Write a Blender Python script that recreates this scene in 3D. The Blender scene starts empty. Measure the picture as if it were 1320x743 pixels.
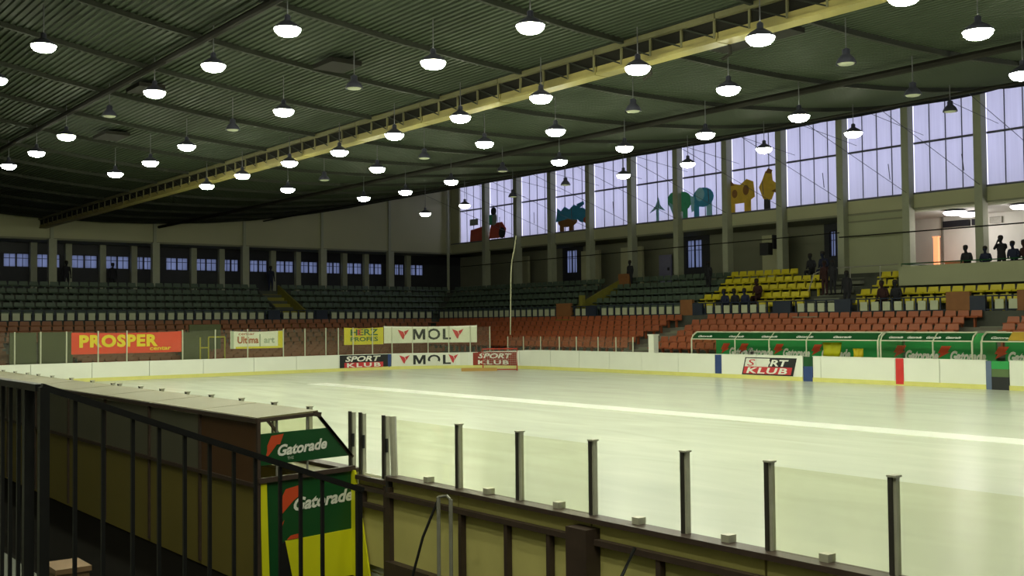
import bpy, bmesh, math, random
from mathutils import Vector, Matrix
random.seed(7)
PI = math.pi
scene = bpy.context.scene
COL = scene.collection

# ------------------------------------------------------------------ camera, sky, exposure
YAW, PITCH, ROLL = math.radians(37.975), math.radians(1.789), math.radians(-0.582)
fwd = Vector((math.sin(YAW) * math.cos(PITCH), math.cos(YAW) * math.cos(PITCH), math.sin(PITCH)))
rgt = Vector((math.cos(YAW), -math.sin(YAW), 0)); up = rgt.cross(fwd)
r2 = rgt * math.cos(ROLL) + up * math.sin(ROLL); u2 = up * math.cos(ROLL) - rgt * math.sin(ROLL)
cam = bpy.data.cameras.new('camera'); cam.sensor_width = 36.0; cam.lens = 1391.7 / 1320 * 36
cam.clip_start = 0.05; cam.clip_end = 400
co = bpy.data.objects.new('camera', cam); COL.objects.link(co)
M = Matrix((r2, u2, -fwd)).transposed().to_4x4(); M.translation = Vector((0, 0, 2.6)); co.matrix_world = M
scene.camera = co

world = bpy.data.worlds.new('world'); scene.world = world; world.use_nodes = True
bg = world.node_tree.nodes['Background']; bg.inputs[0].default_value = (0.64, 0.64, 0.93, 1); bg.inputs[1].default_value = 1.5
scene.view_settings.view_transform = 'Standard'; scene.view_settings.look = 'None'
scene.view_settings.gamma = 1.0; scene.view_settings.use_curve_mapping = False
scene.view_settings.exposure = 0.50
LAMP_W = 60.0; LAMP_COL = (0.98, 1.0, 0.72); LENS_E = 80.0

# ------------------------------------------------------------------ materials
def mat(name, col, rough=0.6, metal=0.0, var=0.12, scale=3.0, spec=0.4, detail=3.0, stretch=(1, 1, 1), emit=0, trans=0.0):
    m = bpy.data.materials.new(name); m.use_nodes = True; nt = m.node_tree; b = nt.nodes['Principled BSDF']
    b.inputs['Roughness'].default_value = rough; b.inputs['Metallic'].default_value = metal
    b.inputs['Specular IOR Level'].default_value = spec
    tc = nt.nodes.new('ShaderNodeTexCoord'); mp = nt.nodes.new('ShaderNodeMapping'); mp.inputs['Scale'].default_value = stretch
    nz = nt.nodes.new('ShaderNodeTexNoise'); nz.inputs['Scale'].default_value = scale; nz.inputs['Detail'].default_value = detail
    mx = nt.nodes.new('ShaderNodeMix'); mx.data_type = 'RGBA'
    lo = tuple(max(0, c * (1 - var)) for c in col) + (1,); hi = tuple(min(1, c * (1 + var)) for c in col) + (1,)
    mx.inputs[6].default_value = lo; mx.inputs[7].default_value = hi
    L = nt.links.new
    L(tc.outputs['Object'], mp.inputs[0]); L(mp.outputs[0], nz.inputs['Vector']); L(nz.outputs[0], mx.inputs[0]); L(mx.outputs[2], b.inputs['Base Color'])
    if emit:
        L(mx.outputs[2], b.inputs['Emission Color']); b.inputs['Emission Strength'].default_value = emit
    if trans:
        b.inputs['Transmission Weight'].default_value = trans
    return m

def translucent(name, col, stripe=0.0):
    m = bpy.data.materials.new(name); m.use_nodes = True; nt = m.node_tree; nt.nodes.remove(nt.nodes['Principled BSDF'])
    out = nt.nodes['Material Output']; t = nt.nodes.new('ShaderNodeBsdfTranslucent'); d = nt.nodes.new('ShaderNodeBsdfDiffuse')
    mx = nt.nodes.new('ShaderNodeMixShader'); mx.inputs[0].default_value = 0.12
    tc = nt.nodes.new('ShaderNodeTexCoord'); mp = nt.nodes.new('ShaderNodeMapping'); mp.inputs['Scale'].default_value = (1, 3.2, 0.12)
    nz = nt.nodes.new('ShaderNodeTexNoise'); nz.inputs['Scale'].default_value = 2.2; nz.inputs['Detail'].default_value = 4
    cm = nt.nodes.new('ShaderNodeMix'); cm.data_type = 'RGBA'
    cm.inputs[6].default_value = tuple(c * (1 - stripe) for c in col) + (1,); cm.inputs[7].default_value = tuple(min(1, c * (1 + stripe)) for c in col) + (1,)
    L = nt.links.new
    L(tc.outputs['Object'], mp.inputs[0]); L(mp.outputs[0], nz.inputs['Vector']); L(nz.outputs[0], cm.inputs[0])
    L(cm.outputs[2], t.inputs[0]); L(cm.outputs[2], d.inputs[0]); L(t.outputs[0], mx.inputs[1]); L(d.outputs[0], mx.inputs[2]); L(mx.outputs[0], out.inputs[0])
    return m

def clear_sheet(name, tint, haze, gloss=0.06):
    """a thin scuffed transparent sheet: mostly see-through, slightly milky and shiny"""
    m = bpy.data.materials.new(name); m.use_nodes = True; nt = m.node_tree; nt.nodes.remove(nt.nodes['Principled BSDF'])
    out = nt.nodes['Material Output']; tr = nt.nodes.new('ShaderNodeBsdfTransparent'); tr.inputs[0].default_value = tint + (1,)
    d = nt.nodes.new('ShaderNodeBsdfDiffuse'); d.inputs[0].default_value = (0.75, 0.78, 0.68, 1)
    g = nt.nodes.new('ShaderNodeBsdfGlossy'); g.inputs['Roughness'].default_value = 0.08
    nz = nt.nodes.new('ShaderNodeTexNoise'); nz.inputs['Scale'].default_value = 9; nz.inputs['Detail'].default_value = 5
    mr = nt.nodes.new('ShaderNodeMapRange'); mr.inputs[3].default_value = haze * 0.5; mr.inputs[4].default_value = haze * 1.5
    a = nt.nodes.new('ShaderNodeMixShader'); b = nt.nodes.new('ShaderNodeMixShader'); b.inputs[0].default_value = gloss
    L = nt.links.new
    tc = nt.nodes.new('ShaderNodeTexCoord'); L(tc.outputs['Object'], nz.inputs['Vector'])
    L(nz.outputs[0], mr.inputs[0]); L(mr.outputs[0], a.inputs[0]); L(tr.outputs[0], a.inputs[1]); L(d.outputs[0], a.inputs[2])
    L(a.outputs[0], b.inputs[1]); L(g.outputs[0], b.inputs[2]); L(b.outputs[0], out.inputs[0])
    return m

def ice_material():
    m = bpy.data.materials.new('ice'); m.use_nodes = True; nt = m.node_tree; b = nt.nodes['Principled BSDF']; L = nt.links.new
    tc = nt.nodes.new('ShaderNodeTexCoord')
    mp = nt.nodes.new('ShaderNodeMapping'); mp.inputs['Scale'].default_value = (0.9, 0.22, 1); mp.inputs['Rotation'].default_value = (0, 0, 0.5)
    n1 = nt.nodes.new('ShaderNodeTexNoise'); n1.inputs['Scale'].default_value = 1.3; n1.inputs['Detail'].default_value = 8; n1.inputs['Distortion'].default_value = 0.8
    n2 = nt.nodes.new('ShaderNodeTexNoise'); n2.inputs['Scale'].default_value = 0.12; n2.inputs['Detail'].default_value = 3
    cr = nt.nodes.new('ShaderNodeMix'); cr.data_type = 'RGBA'; cr.inputs[6].default_value = (0.54, 0.58, 0.48, 1); cr.inputs[7].default_value = (0.68, 0.71, 0.60, 1)
    mm = nt.nodes.new('ShaderNodeMath'); mm.operation = 'ADD'; hf = nt.nodes.new('ShaderNodeMath'); hf.operation = 'MULTIPLY'; hf.inputs[1].default_value = 0.5
    rr = nt.nodes.new('ShaderNodeMapRange'); rr.inputs[3].default_value = 0.16; rr.inputs[4].default_value = 0.30
    L(tc.outputs['Object'], mp.inputs[0]); L(mp.outputs[0], n1.inputs['Vector']); L(tc.outputs['Object'], n2.inputs['Vector'])
    L(n1.outputs[0], mm.inputs[0]); L(n2.outputs[0], mm.inputs[1]); L(mm.outputs[0], hf.inputs[0]); L(hf.outputs[0], cr.inputs[0]); L(cr.outputs[2], b.inputs['Base Color'])
    L(n1.outputs[0], rr.inputs[0]); L(rr.outputs[0], b.inputs['Roughness']); b.inputs['IOR'].default_value = 1.31; b.inputs['Specular IOR Level'].default_value = 0.5
    return m

MT = dict(
    ice=ice_material(),
    white_line=mat('white_line', (0.82, 0.84, 0.77), 0.3, var=0.05),
    board=mat('board_white', (0.80, 0.82, 0.74), 0.35, var=0.05, scale=1.2),
    yellow_kick=mat('kick_yellow', (0.70, 0.67, 0.22), 0.4, var=0.1),
    board_back=mat('board_back', (0.58, 0.52, 0.19), 0.6, var=0.18, scale=2.0, detail=6),
    brown_steel=mat('brown_steel', (0.055, 0.036, 0.028), 0.5, var=0.3, scale=9),
    post=mat('post_alloy', (0.46, 0.45, 0.36), 0.4, metal=0.15, var=0.2, scale=12),
    post_dark=mat('post_dark', (0.06, 0.055, 0.05), 0.4, metal=0.3, var=0.2, scale=12),
    post_pale=mat('post_pale', (0.55, 0.56, 0.42), 0.5, var=0.1),
    plexi=clear_sheet('plexiglass', (0.97, 0.975, 0.91), 0.022, 0.03),
    plexi_far=clear_sheet('plexiglass_far', (0.97, 0.975, 0.94), 0.022, 0.015),
    black=mat('black_paint', (0.012, 0.012, 0.013), 0.45, var=0.3, scale=20),
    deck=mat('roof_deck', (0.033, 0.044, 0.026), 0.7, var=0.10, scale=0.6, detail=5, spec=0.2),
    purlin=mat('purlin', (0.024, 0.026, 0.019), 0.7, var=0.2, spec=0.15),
    beam_yellow=mat('beam_yellow', (0.24, 0.20, 0.06), 0.55, var=0.45, scale=0.9, detail=6),
    beam_dull=mat('beam_dull', (0.13, 0.12, 0.055), 0.6, var=0.3, scale=1.2),
    pipe_dark=mat('pipe_dark', (0.016, 0.015, 0.012), 0.8, spec=0.1),
    wall_olive=mat('wall_olive', (0.46, 0.45, 0.29), 0.85, var=0.08, scale=0.5, detail=5),
    wall_block=mat('wall_block', (0.36, 0.37, 0.24), 0.85, var=0.08, scale=0.7, detail=5),
    wall_dark=mat('wall_dark', (0.24, 0.24, 0.17), 0.85, var=0.12, scale=0.5),
    gallery_navy=mat('gallery_navy', (0.045, 0.046, 0.055), 0.8, var=0.15),
    wall_white=mat('wall_white', (0.74, 0.72, 0.66), 0.8, var=0.04),
    pillar=mat('pillar', (0.38, 0.39, 0.29), 0.75, var=0.1),
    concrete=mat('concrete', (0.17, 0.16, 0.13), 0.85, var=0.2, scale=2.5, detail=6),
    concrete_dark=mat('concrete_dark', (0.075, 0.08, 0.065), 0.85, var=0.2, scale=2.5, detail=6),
    floor_dark=mat('floor_dark', (0.008, 0.007, 0.006), 0.9, var=0.3, scale=3, spec=0.05),
    window_pane=translucent('window_pane', (0.86, 0.86, 0.88), 0.10),
    window_small=translucent('window_small', (0.36, 0.40, 0.46), 0.40),
    mullion=mat('mullion', (0.10, 0.10, 0.13), 0.5),
    frame_dark=mat('frame_dark', (0.02, 0.02, 0.028), 0.5),
    seat_brown=mat('seat_brown', (0.27, 0.105, 0.045), 0.5, var=0.25, scale=0.35),
    seat_red=mat('seat_red', (0.35, 0.095, 0.038), 0.45, var=0.2, scale=0.35),
    seat_yellow=mat('seat_yellow', (0.62, 0.52, 0.02), 0.4, var=0.12, scale=0.5),
    seat_green=mat('seat_green', (0.085, 0.120, 0.085), 0.45, var=0.15, scale=0.5),
    panel_pale=mat('panel_pale', (0.50, 0.53, 0.37), 0.6, var=0.10, scale=0.6),
    navy=mat('navy', (0.020, 0.028, 0.05), 0.6),
    brown_wall=mat('brown_wall', (0.24, 0.10, 0.035), 0.7, var=0.15),
    aisle_yellow=mat('aisle_yellow', (0.22, 0.20, 0.03), 0.7, var=0.2),
    aisle_grey=mat('aisle_grey', (0.22, 0.23, 0.17), 0.8, var=0.15),
    green_panel=mat('green_panel', (0.030, 0.34, 0.085), 0.4, var=0.12, scale=1.5),
    green_dark=mat('green_dark', (0.010, 0.075, 0.022), 0.35, var=0.15, scale=1.5),
    bolt_red=mat('bolt_red', (0.62, 0.075, 0.025), 0.4, var=0.1),
    yellow_panel=mat('yellow_panel', (0.72, 0.70, 0.015), 0.4, var=0.05),
    gate_green=mat('gate_green', (0.115, 0.135, 0.055), 0.6, var=0.15),
    barrier_yellow=mat('barrier_yellow', (0.50, 0.46, 0.04), 0.5),
    white_print=mat('white_print', (0.80, 0.80, 0.74), 0.5, var=0.04),
    grey_print=mat('grey_print', (0.40, 0.46, 0.36), 0.5, var=0.08),
    black_print=mat('black_print', (0.016, 0.018, 0.02), 0.5),
    red_print=mat('red_print', (0.58, 0.045, 0.055), 0.5, var=0.1),
    banner_red=mat('banner_red', (0.72, 0.060, 0.022), 0.6, var=0.12, scale=1.2),
    banner_yellow=mat('banner_yellow', (0.66, 0.58, 0.03), 0.6, var=0.1),
    banner_white=mat('banner_white', (0.76, 0.77, 0.68), 0.6, var=0.05),
    text_yellow=mat('text_yellow', (0.80, 0.62, 0.015), 0.5, var=0.1),
    text_green=mat('text_green', (0.03, 0.14, 0.06), 0.5),
    text_brown=mat('text_brown', (0.40, 0.10, 0.03), 0.5),
    brick_red=mat('brick_red', (0.27, 0.035, 0.02), 0.5, var=0.2, scale=4),
    blue=mat('blue_paint', (0.03, 0.06, 0.20), 0.45),
    red=mat('red_paint', (0.62, 0.03, 0.03), 0.45),
    roof_sheet=mat('roof_sheet', (0.20, 0.18, 0.085), 0.5, var=0.15, scale=2, detail=6),
    brown_panel=mat('brown_panel', (0.085, 0.040, 0.017), 0.5, var=0.12, scale=3),
    grey_panel=mat('grey_panel', (0.115, 0.11, 0.08), 0.35, var=0.15, scale=2, detail=5),
    mustard=mat('mustard_panel', (0.17, 0.135, 0.032), 0.55, var=0.14, scale=1.5, detail=5),
    timber=mat('timber', (0.20, 0.12, 0.06), 0.7, var=0.25, scale=4, stretch=(1, 1, 6)),
    steel_grey=mat('steel_grey', (0.30, 0.29, 0.25), 0.5, metal=0.3, var=0.2, scale=10),
    shade=mat('lamp_shade', (0.07, 0.07, 0.10), 0.4, metal=0.4),
    lens=mat('lamp_lens', (0.97, 1.0, 0.74), 0.3, var=0.0, emit=LENS_E),
    lens_off=mat('lamp_lens_off', (0.45, 0.47, 0.36), 0.3, var=0.05),
    balcony_lens=mat('balcony_lens', (1.0, 0.95, 0.98), 0.3, var=0.0, emit=5.0),
    orange_glow=mat('orange_tube', (1.0, 0.36, 0.16), 0.4, var=0.0, emit=0.75),
    orange_wood=mat('orange_wood', (0.60, 0.30, 0.16), 0.5, var=0.1),
    rope=mat('rope', (0.42, 0.42, 0.28), 0.8, var=0.2),
    cable=mat('cable', (0.09, 0.09, 0.10), 0.6),
    cloth_dark=mat('cloth_dark', (0.016, 0.016, 0.022), 0.85, var=0.3, scale=6),
    cloth_navy=mat('cloth_navy', (0.016, 0.02, 0.05), 0.85, var=0.3, scale=6),
    cloth_maroon=mat('cloth_maroon', (0.035, 0.011, 0.011), 0.85, var=0.3, scale=6),
    trousers=mat('trousers', (0.015, 0.016, 0.02), 0.9, var=0.2),
    skin=mat('skin', (0.42, 0.25, 0.17), 0.6, var=0.06),
    hair=mat('hair', (0.02, 0.014, 0.010), 0.7, var=0.2),
    net=mat('net_cord', (0.42, 0.42, 0.38), 0.8, var=0.1),
    goal_red=mat('goal_red', (0.45, 0.05, 0.03), 0.45),
    orange_pad=mat('orange_pad', (0.42, 0.24, 0.06), 0.6),
    decor_red=mat('decor_red', (0.62, 0.10, 0.07), 0.6, var=0.15), decor_blue=mat('decor_blue', (0.06, 0.32, 0.60), 0.6, var=0.2),
    decor_green=mat('decor_green', (0.06, 0.36, 0.22), 0.6, var=0.2), decor_sky=mat('decor_sky', (0.30, 0.58, 0.76), 0.6, var=0.2),
    decor_gold=mat('decor_gold', (0.66, 0.42, 0.06), 0.6, var=0.25), decor_dark=mat('decor_dark', (0.03, 0.03, 0.04), 0.6),
    decor_brown=mat('decor_brown', (0.26, 0.12, 0.04), 0.6, var=0.2), decor_grey=mat('decor_grey', (0.36, 0.40, 0.42), 0.6, var=0.2),
)

# ------------------------------------------------------------------ builders
class MB:
    def __init__(s): s.v = []; s.f = []; s.mi = []
    def add(s, vs, fs, m=0):
        n = len(s.v); s.v += [tuple(p) for p in vs]; s.f += [tuple(i + n for i in f) for f in fs]; s.mi += [m] * len(fs); return s
    def box(s, x0, x1, y0, y1, z0, z1, m=0):
        vs = [(x, y, z) for z in (z0, z1) for y in (y0, y1) for x in (x0, x1)]
        return s.add(vs, [(0, 2, 3, 1), (4, 5, 7, 6), (0, 1, 5, 4), (2, 6, 7, 3), (0, 4, 6, 2), (1, 3, 7, 5)], m)
    def bar(s, a, b, w, h=None, m=0):
        a, b = Vector(a), Vector(b); h = h or w; d = (b - a).normalized()
        ref = Vector((0, 0, 1)) if abs(d.z) < 0.95 else Vector((1, 0, 0))
        x = d.cross(ref).normalized(); y = x.cross(d).normalized()
        vs = [p + x * i * w / 2 + y * j * h / 2 for p in (a, b) for i, j in ((-1, -1), (1, -1), (1, 1), (-1, 1))]
        return s.add(vs, [(3, 2, 1, 0), (4, 5, 6, 7), (0, 1, 5, 4), (1, 2, 6, 5), (2, 3, 7, 6), (3, 0, 4, 7)], m)
    def tube(s, pts, r, n=8, m=0):
        pts = [Vector(p) for p in pts]; rings = []
        for i, p in enumerate(pts):
            d = (pts[min(i + 1, len(pts) - 1)] - pts[max(i - 1, 0)]).normalized()
            ref = Vector((0, 0, 1)) if abs(d.z) < 0.9 else Vector((0, 1, 0))
            x = d.cross(ref).normalized(); y = d.cross(x).normalized(); rr = r[i] if isinstance(r, (list, tuple)) else r
            rings.append([p + (x * math.cos(2 * PI * k / n) + y * math.sin(2 * PI * k / n)) * rr for k in range(n)])
        vs = [p for ring in rings for p in ring]
        fs = [(i * n + k, i * n + (k + 1) % n, (i + 1) * n + (k + 1) % n, (i + 1) * n + k) for i in range(len(pts) - 1) for k in range(n)]
        fs += [tuple(reversed(range(n))), tuple((len(pts) - 1) * n + k for k in range(n))]
        return s.add(vs, fs, m)
    def lathe(s, prof, n=14, c=(0, 0, 0), m=0, caps=True):
        vs = [(c[0] + r * math.cos(2 * PI * k / n), c[1] + r * math.sin(2 * PI * k / n), c[2] + z) for r, z in prof for k in range(n)]
        fs = [(i * n + k, i * n + (k + 1) % n, (i + 1) * n + (k + 1) % n, (i + 1) * n + k) for i in range(len(prof) - 1) for k in range(n)]
        if caps: fs += [tuple(reversed(range(n))), tuple((len(prof) - 1) * n + k for k in range(n))]
        return s.add(vs, fs, m)
    def prism(s, poly, off, m=0):
        """poly: 3D points of one flat face; off: the extrusion vector"""
        o = Vector(off); a = [Vector(p) for p in poly]; n = len(a)
        return s.add(a + [p + o for p in a], [tuple(reversed(range(n))), tuple(range(n, 2 * n))] + [(i, (i + 1) % n, n + (i + 1) % n, n + i) for i in range(n)], m)
    def mesh(s, name):
        me = bpy.data.meshes.new(name); me.from_pydata(s.v, [], s.f); bm = bmesh.new(); bm.from_mesh(me)
        for i, f in enumerate(bm.faces): f.material_index = s.mi[i]
        bmesh.ops.recalc_face_normals(bm, faces=bm.faces); bm.to_mesh(me); bm.free(); return me
    def build(s, name, mats, parent=None, smooth=False):
        return place(name, s.mesh(name), mats, parent, smooth)

def place(name, me, mats=None, parent=None, smooth=False):
    if mats is not None:
        for m in (mats if isinstance(mats, (list, tuple)) else [mats]): me.materials.append(MT[m] if isinstance(m, str) else m)
    if smooth:
        for p in me.polygons: p.use_smooth = True
    o = bpy.data.objects.new(name, me); COL.objects.link(o)
    if parent:
        o.parent = parent
        o.matrix_parent_inverse = Matrix.Translation(parent.location).inverted() if parent.location.length else Matrix()
    return o
def inst(name, me, parent=None, loc=(0, 0, 0), rz=0.0):
    o = bpy.data.objects.new(name, me); COL.objects.link(o); o.location = loc; o.rotation_euler = (0, 0, rz)
    if parent: o.parent = parent
    return o
def tag(o, label=None, cat=None, group=None, kind=None):
    if label: o['label'] = label
    if cat: o['category'] = cat
    if group: o['group'] = group
    if kind: o['kind'] = kind
    return o
def thing(name, label, cat, loc=(0, 0, 0), group=None, kind=None):
    o = bpy.data.objects.new(name, None); o.empty_display_size = 0.2; COL.objects.link(o); o.location = loc
    return tag(o, label, cat, group, kind)
def struct(name, mb, m, label=None):
    o = mb.build(name, m) if mb else bpy.data.objects.new(name, None)
    if not mb: COL.objects.link(o)
    o['kind'] = 'structure'
    if label: o['label'] = label
    return o

ONES = ['', 'first', 'second', 'third', 'fourth', 'fifth', 'sixth', 'seventh', 'eighth', 'ninth', 'tenth', 'eleventh', 'twelfth', 'thirteenth', 'fourteenth', 'fifteenth', 'sixteenth', 'seventeenth', 'eighteenth', 'nineteenth']
TENS = ['', '', 'twent', 'thirt', 'fort', 'fift', 'sixt', 'sevent', 'eight', 'ninet']
def ordinal(n):
    if n < 20: return ONES[n]
    return TENS[n // 10] + ('ieth' if n % 10 == 0 else 'y-' + ONES[n % 10])

def text_mesh(body, size=1.0, bold=0.02, shear=0.0, space=1.0, width=None, height=None):
    """flat lettering in its own plane: x along, y up, starting at 0,0; stretched to width and height when given"""
    c = bpy.data.curves.new('lettering', 'FONT'); c.body = body; c.size = size; c.offset = bold; c.shear = shear; c.space_character = space
    c.resolution_u = 3
    o = bpy.data.objects.new('lettering', c); COL.objects.link(o)
    dg = bpy.context.evaluated_depsgraph_get(); me = bpy.data.meshes.new_from_object(o.evaluated_get(dg))
    bpy.data.objects.remove(o); bpy.data.curves.remove(c); me.materials.clear()
    xs = [v.co.x for v in me.vertices]; ys = [v.co.y for v in me.vertices]
    x0, x1, y0, y1 = min(xs), max(xs), min(ys), max(ys)
    kx = (width / (x1 - x0)) if width else 1; ky = (height / (y1 - y0)) if height else kx
    for v in me.vertices: v.co.x = (v.co.x - x0) * kx; v.co.y = (v.co.y - y0) * ky; v.co.z = 0
    return me
def map_mesh(me, fn):
    for v in me.vertices: v.co = Vector(fn(v.co.x, v.co.y))
    return me
def letter_m(w, h): return poly_mesh([(x * w, y * h) for x, y in ((0, 0), (0.2, 0), (0.2, 0.62), (0.42, 0.06), (0.58, 0.06), (0.8, 0.62), (0.8, 0), (1, 0), (1, 1), (0.74, 1), (0.5, 0.40), (0.26, 1), (0, 1))])
def mol(s0, z0, h, off, parent):
    print_path(letter_m(0.70, h), s0, z0, off, 'advert_lettering', 'black_print', parent); print_path(text_mesh('O', bold=0.02, width=0.72, height=h * 1.05), s0 + 0.82, z0 - 0.02 * h, off, 'advert_lettering', 'black_print', parent)
    print_path(poly_mesh([(0, 0), (0.45, 0), (0.45, h * 0.17), (0.15, h * 0.17), (0.15, h), (0, h)]), s0 + 1.68, z0, off, 'advert_lettering', 'black_print', parent)
def poly_mesh(pts):
    me = bpy.data.meshes.new('print'); me.from_pydata([(x, y, 0) for x, y in pts], [], [tuple(range(len(pts)))]); return me

# ------------------------------------------------------------------ the plan of the hall (metres; x across the rink, y along it, ice at z = 0)
X0, X1, YE, R, YS = 5.81, 37.27, 52.0, 7.0, -4.0
S1 = YE - R - YS; SA = PI / 2 * R; S2 = (X1 - R) - (X0 + R)
def path(s):
    """point and inward direction of the boards, s metres along them"""
    if s < S1: return Vector((X0, YS + s, 0)), Vector((1, 0, 0))
    s -= S1
    if s < SA:
        t = s / R; return Vector((X0 + R - R * math.cos(t), YE - R + R * math.sin(t), 0)), Vector((math.cos(t), -math.sin(t), 0))
    s -= SA
    if s < S2: return Vector((X0 + R + s, YE, 0)), Vector((0, -1, 0))
    s -= S2
    if s < SA:
        t = s / R; return Vector((X1 - R + R * math.sin(t), YE - R + R * math.cos(t), 0)), Vector((-math.sin(t), -math.cos(t), 0))
    s -= SA
    return Vector((X1, YE - R - s, 0)), Vector((-1, 0, 0))
def ease(t): t = max(0, min(1, t)); return t * t * (3 - 2 * t)
def board_top(s):
    if s < 70: return 1.05 - 0.16 * ease((s - 46) / 8)
    return 0.89 + 0.16 * ease((s - 82.5) / 6)
def on_path(s, z, off): p, n = path(s); q = p + n * off; return (q.x, q.y, z)
def ceil_z(x): return 9.4 + 4.7 * ((x - 22) / 28) ** 2
XW, YW, XL, YB = 50.0, 72.0, -6.0, -24.0

# ------------------------------------------------------------------ structure: ceiling, walls, floor
mb = MB()                                                    # hanging roof of ribbed steel sheet, ribs along the hall
pts = []; x = XL - 0.5; i = 0; pitch = 0.17
while x < XW + 1.2:
    for dx, dz in ((0, 0), (0.07, 0), (0.09, 0.04), (0.15, 0.04)):
        pts.append((x + dx, ceil_z(x + dx) + dz))
    x += pitch
n = len(pts)
mb.add([(x, YB - 0.5, z) for x, z in pts] + [(x, YW + 4, z) for x, z in pts], [(i, i + 1, n + i + 1, n + i) for i in range(n - 1)])
mb.add([(XL - 1, YB - 0.5, 15.2), (XW + 6, YB - 0.5, 15.2), (XW + 6, YW + 4, 15.2), (XL - 1, YW + 4, 15.2)], [(0, 1, 2, 3)])
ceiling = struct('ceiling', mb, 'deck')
def sag_beam(y, dz, w, h, x0=XL, x1=XW, n=22):
    m = MB()
    for i in range(n):
        a, b = x0 + (x1 - x0) * i / n, x0 + (x1 - x0) * (i + 1) / n
        m.bar((a, y, ceil_z(a) - dz), (b, y, ceil_z(b) - dz), w, h)
    return m
for k in range(-6, 18):
    y = 1.0 + 4.0 * k + 1.95
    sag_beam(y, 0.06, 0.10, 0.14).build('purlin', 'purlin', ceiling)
for x in (10.7, 26.0):
    MB().tube([(x, YB, ceil_z(x) - 0.26), (x, YW, ceil_z(x) - 0.26)], 0.10, 8).build('service_pipe', 'pipe_dark', ceiling)
MB().tube([(33.6, YB, ceil_z(33.6) - 0.2), (33.6, YW, ceil_z(33.6) - 0.2)], 0.05, 6).build('service_pipe', 'pipe_dark', ceiling)
for x, y, w, l in ((13.0, 41.0, 0.9, 1.5), (14.2, 25.8, 0.9, 1.1), (20.0, 16.5, 1.2, 2.4), (11.5, 33.0, 0.8, 1.2), (30.5, 14.0, 1.2, 2.0)):
    MB().box(x - w / 2, x + w / 2, y - l / 2, y + l / 2, ceil_z(x) - 0.22, ceil_z(x) - 0.10).build('roof_hatch', 'pipe_dark', ceiling)

floor = struct('floor', MB().box(XL - 1, 56, YB - 1, 80, -0.5, -0.06), 'floor_dark')
wl = struct('wall_left', MB().box(XL - 0.6, XL - 0.2, YB, YW, -0.1, 15), 'wall_dark')
wb = struct('wall_back', MB().box(XL - 0.6, 56, YB - 0.4, YB, -0.1, 15), 'wall_dark')

# window wall along the far long side
wr = struct('wall_right', MB().box(XW, XW + 0.3, YB, YW, 8.1, 8.95), 'wall_olive')
MB().box(XW, XW + 0.3, 70.85, YW, 8.95, 14.6).build('wall_panel', 'wall_olive', wr)
MB().box(XW, XW + 0.3, YB, 10.9, 8.95, 14.6).build('wall_panel', 'wall_olive', wr)
MB().box(XW - 0.05, XW + 0.35, 10, YW, 14.08, 14.5).build('wall_head', 'purlin', wr)
MB().box(XW - 0.06, XW + 0.02, YB, YW, 8.1, 8.2).build('wall_moulding', 'wall_dark', wr)
MB().box(XW - 0.06, XW + 0.02, YB, YW, 8.88, 8.97).build('sill', 'mullion', wr)
cols = [67.0, 63.05, 59.1, 55.0, 50.9, 46.8, 42.8, 38.8, 34.75, 30.85, 26.97, 23.0, 19.0, 15.0, 11.0]
for y in cols:
    MB().box(XW - 0.45, XW + 0.05, y - 0.2, y + 0.2, 4.95, ceil_z(XW - 0.4)).build('pillar', 'pillar', wr)
# the gallery behind the pillars
SW = [(37.12, 37.93, 6.17, 7.68), (47.76, 49.10, 6.0, 7.87), (60.04, 61.3, 6.17, 7.91)]
prev = 34.75
for a, b, z0, z1 in SW + [(75.2, 75.2, 0, 0)]:
    n0 = a - 0.7 if a < 75 else a
    MB().box(53.0, 53.3, prev, n0, 4.0, 8.1).build('gallery_wall', 'wall_dark', wr)
    if a < 75:
        MB().box(52.98, 53.3, n0, a, 4.0, 8.1).build('gallery_wall', 'gallery_navy', wr); MB().box(52.98, 53.3, b, b + 0.35, 4.0, 8.1).build('gallery_wall', 'gallery_navy', wr)
        MB().box(52.98, 53.3, a, b, 4.0, z0).build('gallery_wall', 'gallery_navy', wr); MB().box(52.98, 53.3, a, b, z1, 8.1).build('gallery_wall', 'gallery_navy', wr)
    prev = b + 0.35
MB().box(XW + 0.3, 53.3, YB, 75.2, 8.1, 8.3).build('gallery_ceiling', 'wall_dark', wr)
MB().box(XW, XW + 0.2, 30.9, 34.7, 4.9, 8.1).build('block_wall', 'wall_block', wr)
for y0, y1 in ((55.2, 58.9), (50.95, 54.8), (39.0, 42.6), (63.2, 66.8)):
    MB().box(51.6, 51.8, y0 + 0.9, y1 - 0.9, 5.0, 7.6).build('gallery_partition', 'wall_olive', wr)
MB().box(XW - 0.04, XW, 31.0, 34.6, 7.72, 7.80).build('wall_moulding', 'wall_dark', wr)
for z in (6.95,):
    MB().tube([(XW - 0.5, 12, z), (XW - 0.5, 34.8, z)], 0.035, 6).build('wall_pipe', 'pipe_dark', wr)
MB().tube([(XW - 0.5, 34.8, 7.2), (XW - 0.5, 70, 7.0)], 0.03, 6).build('wall_pipe', 'pipe_dark', wr)

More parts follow.
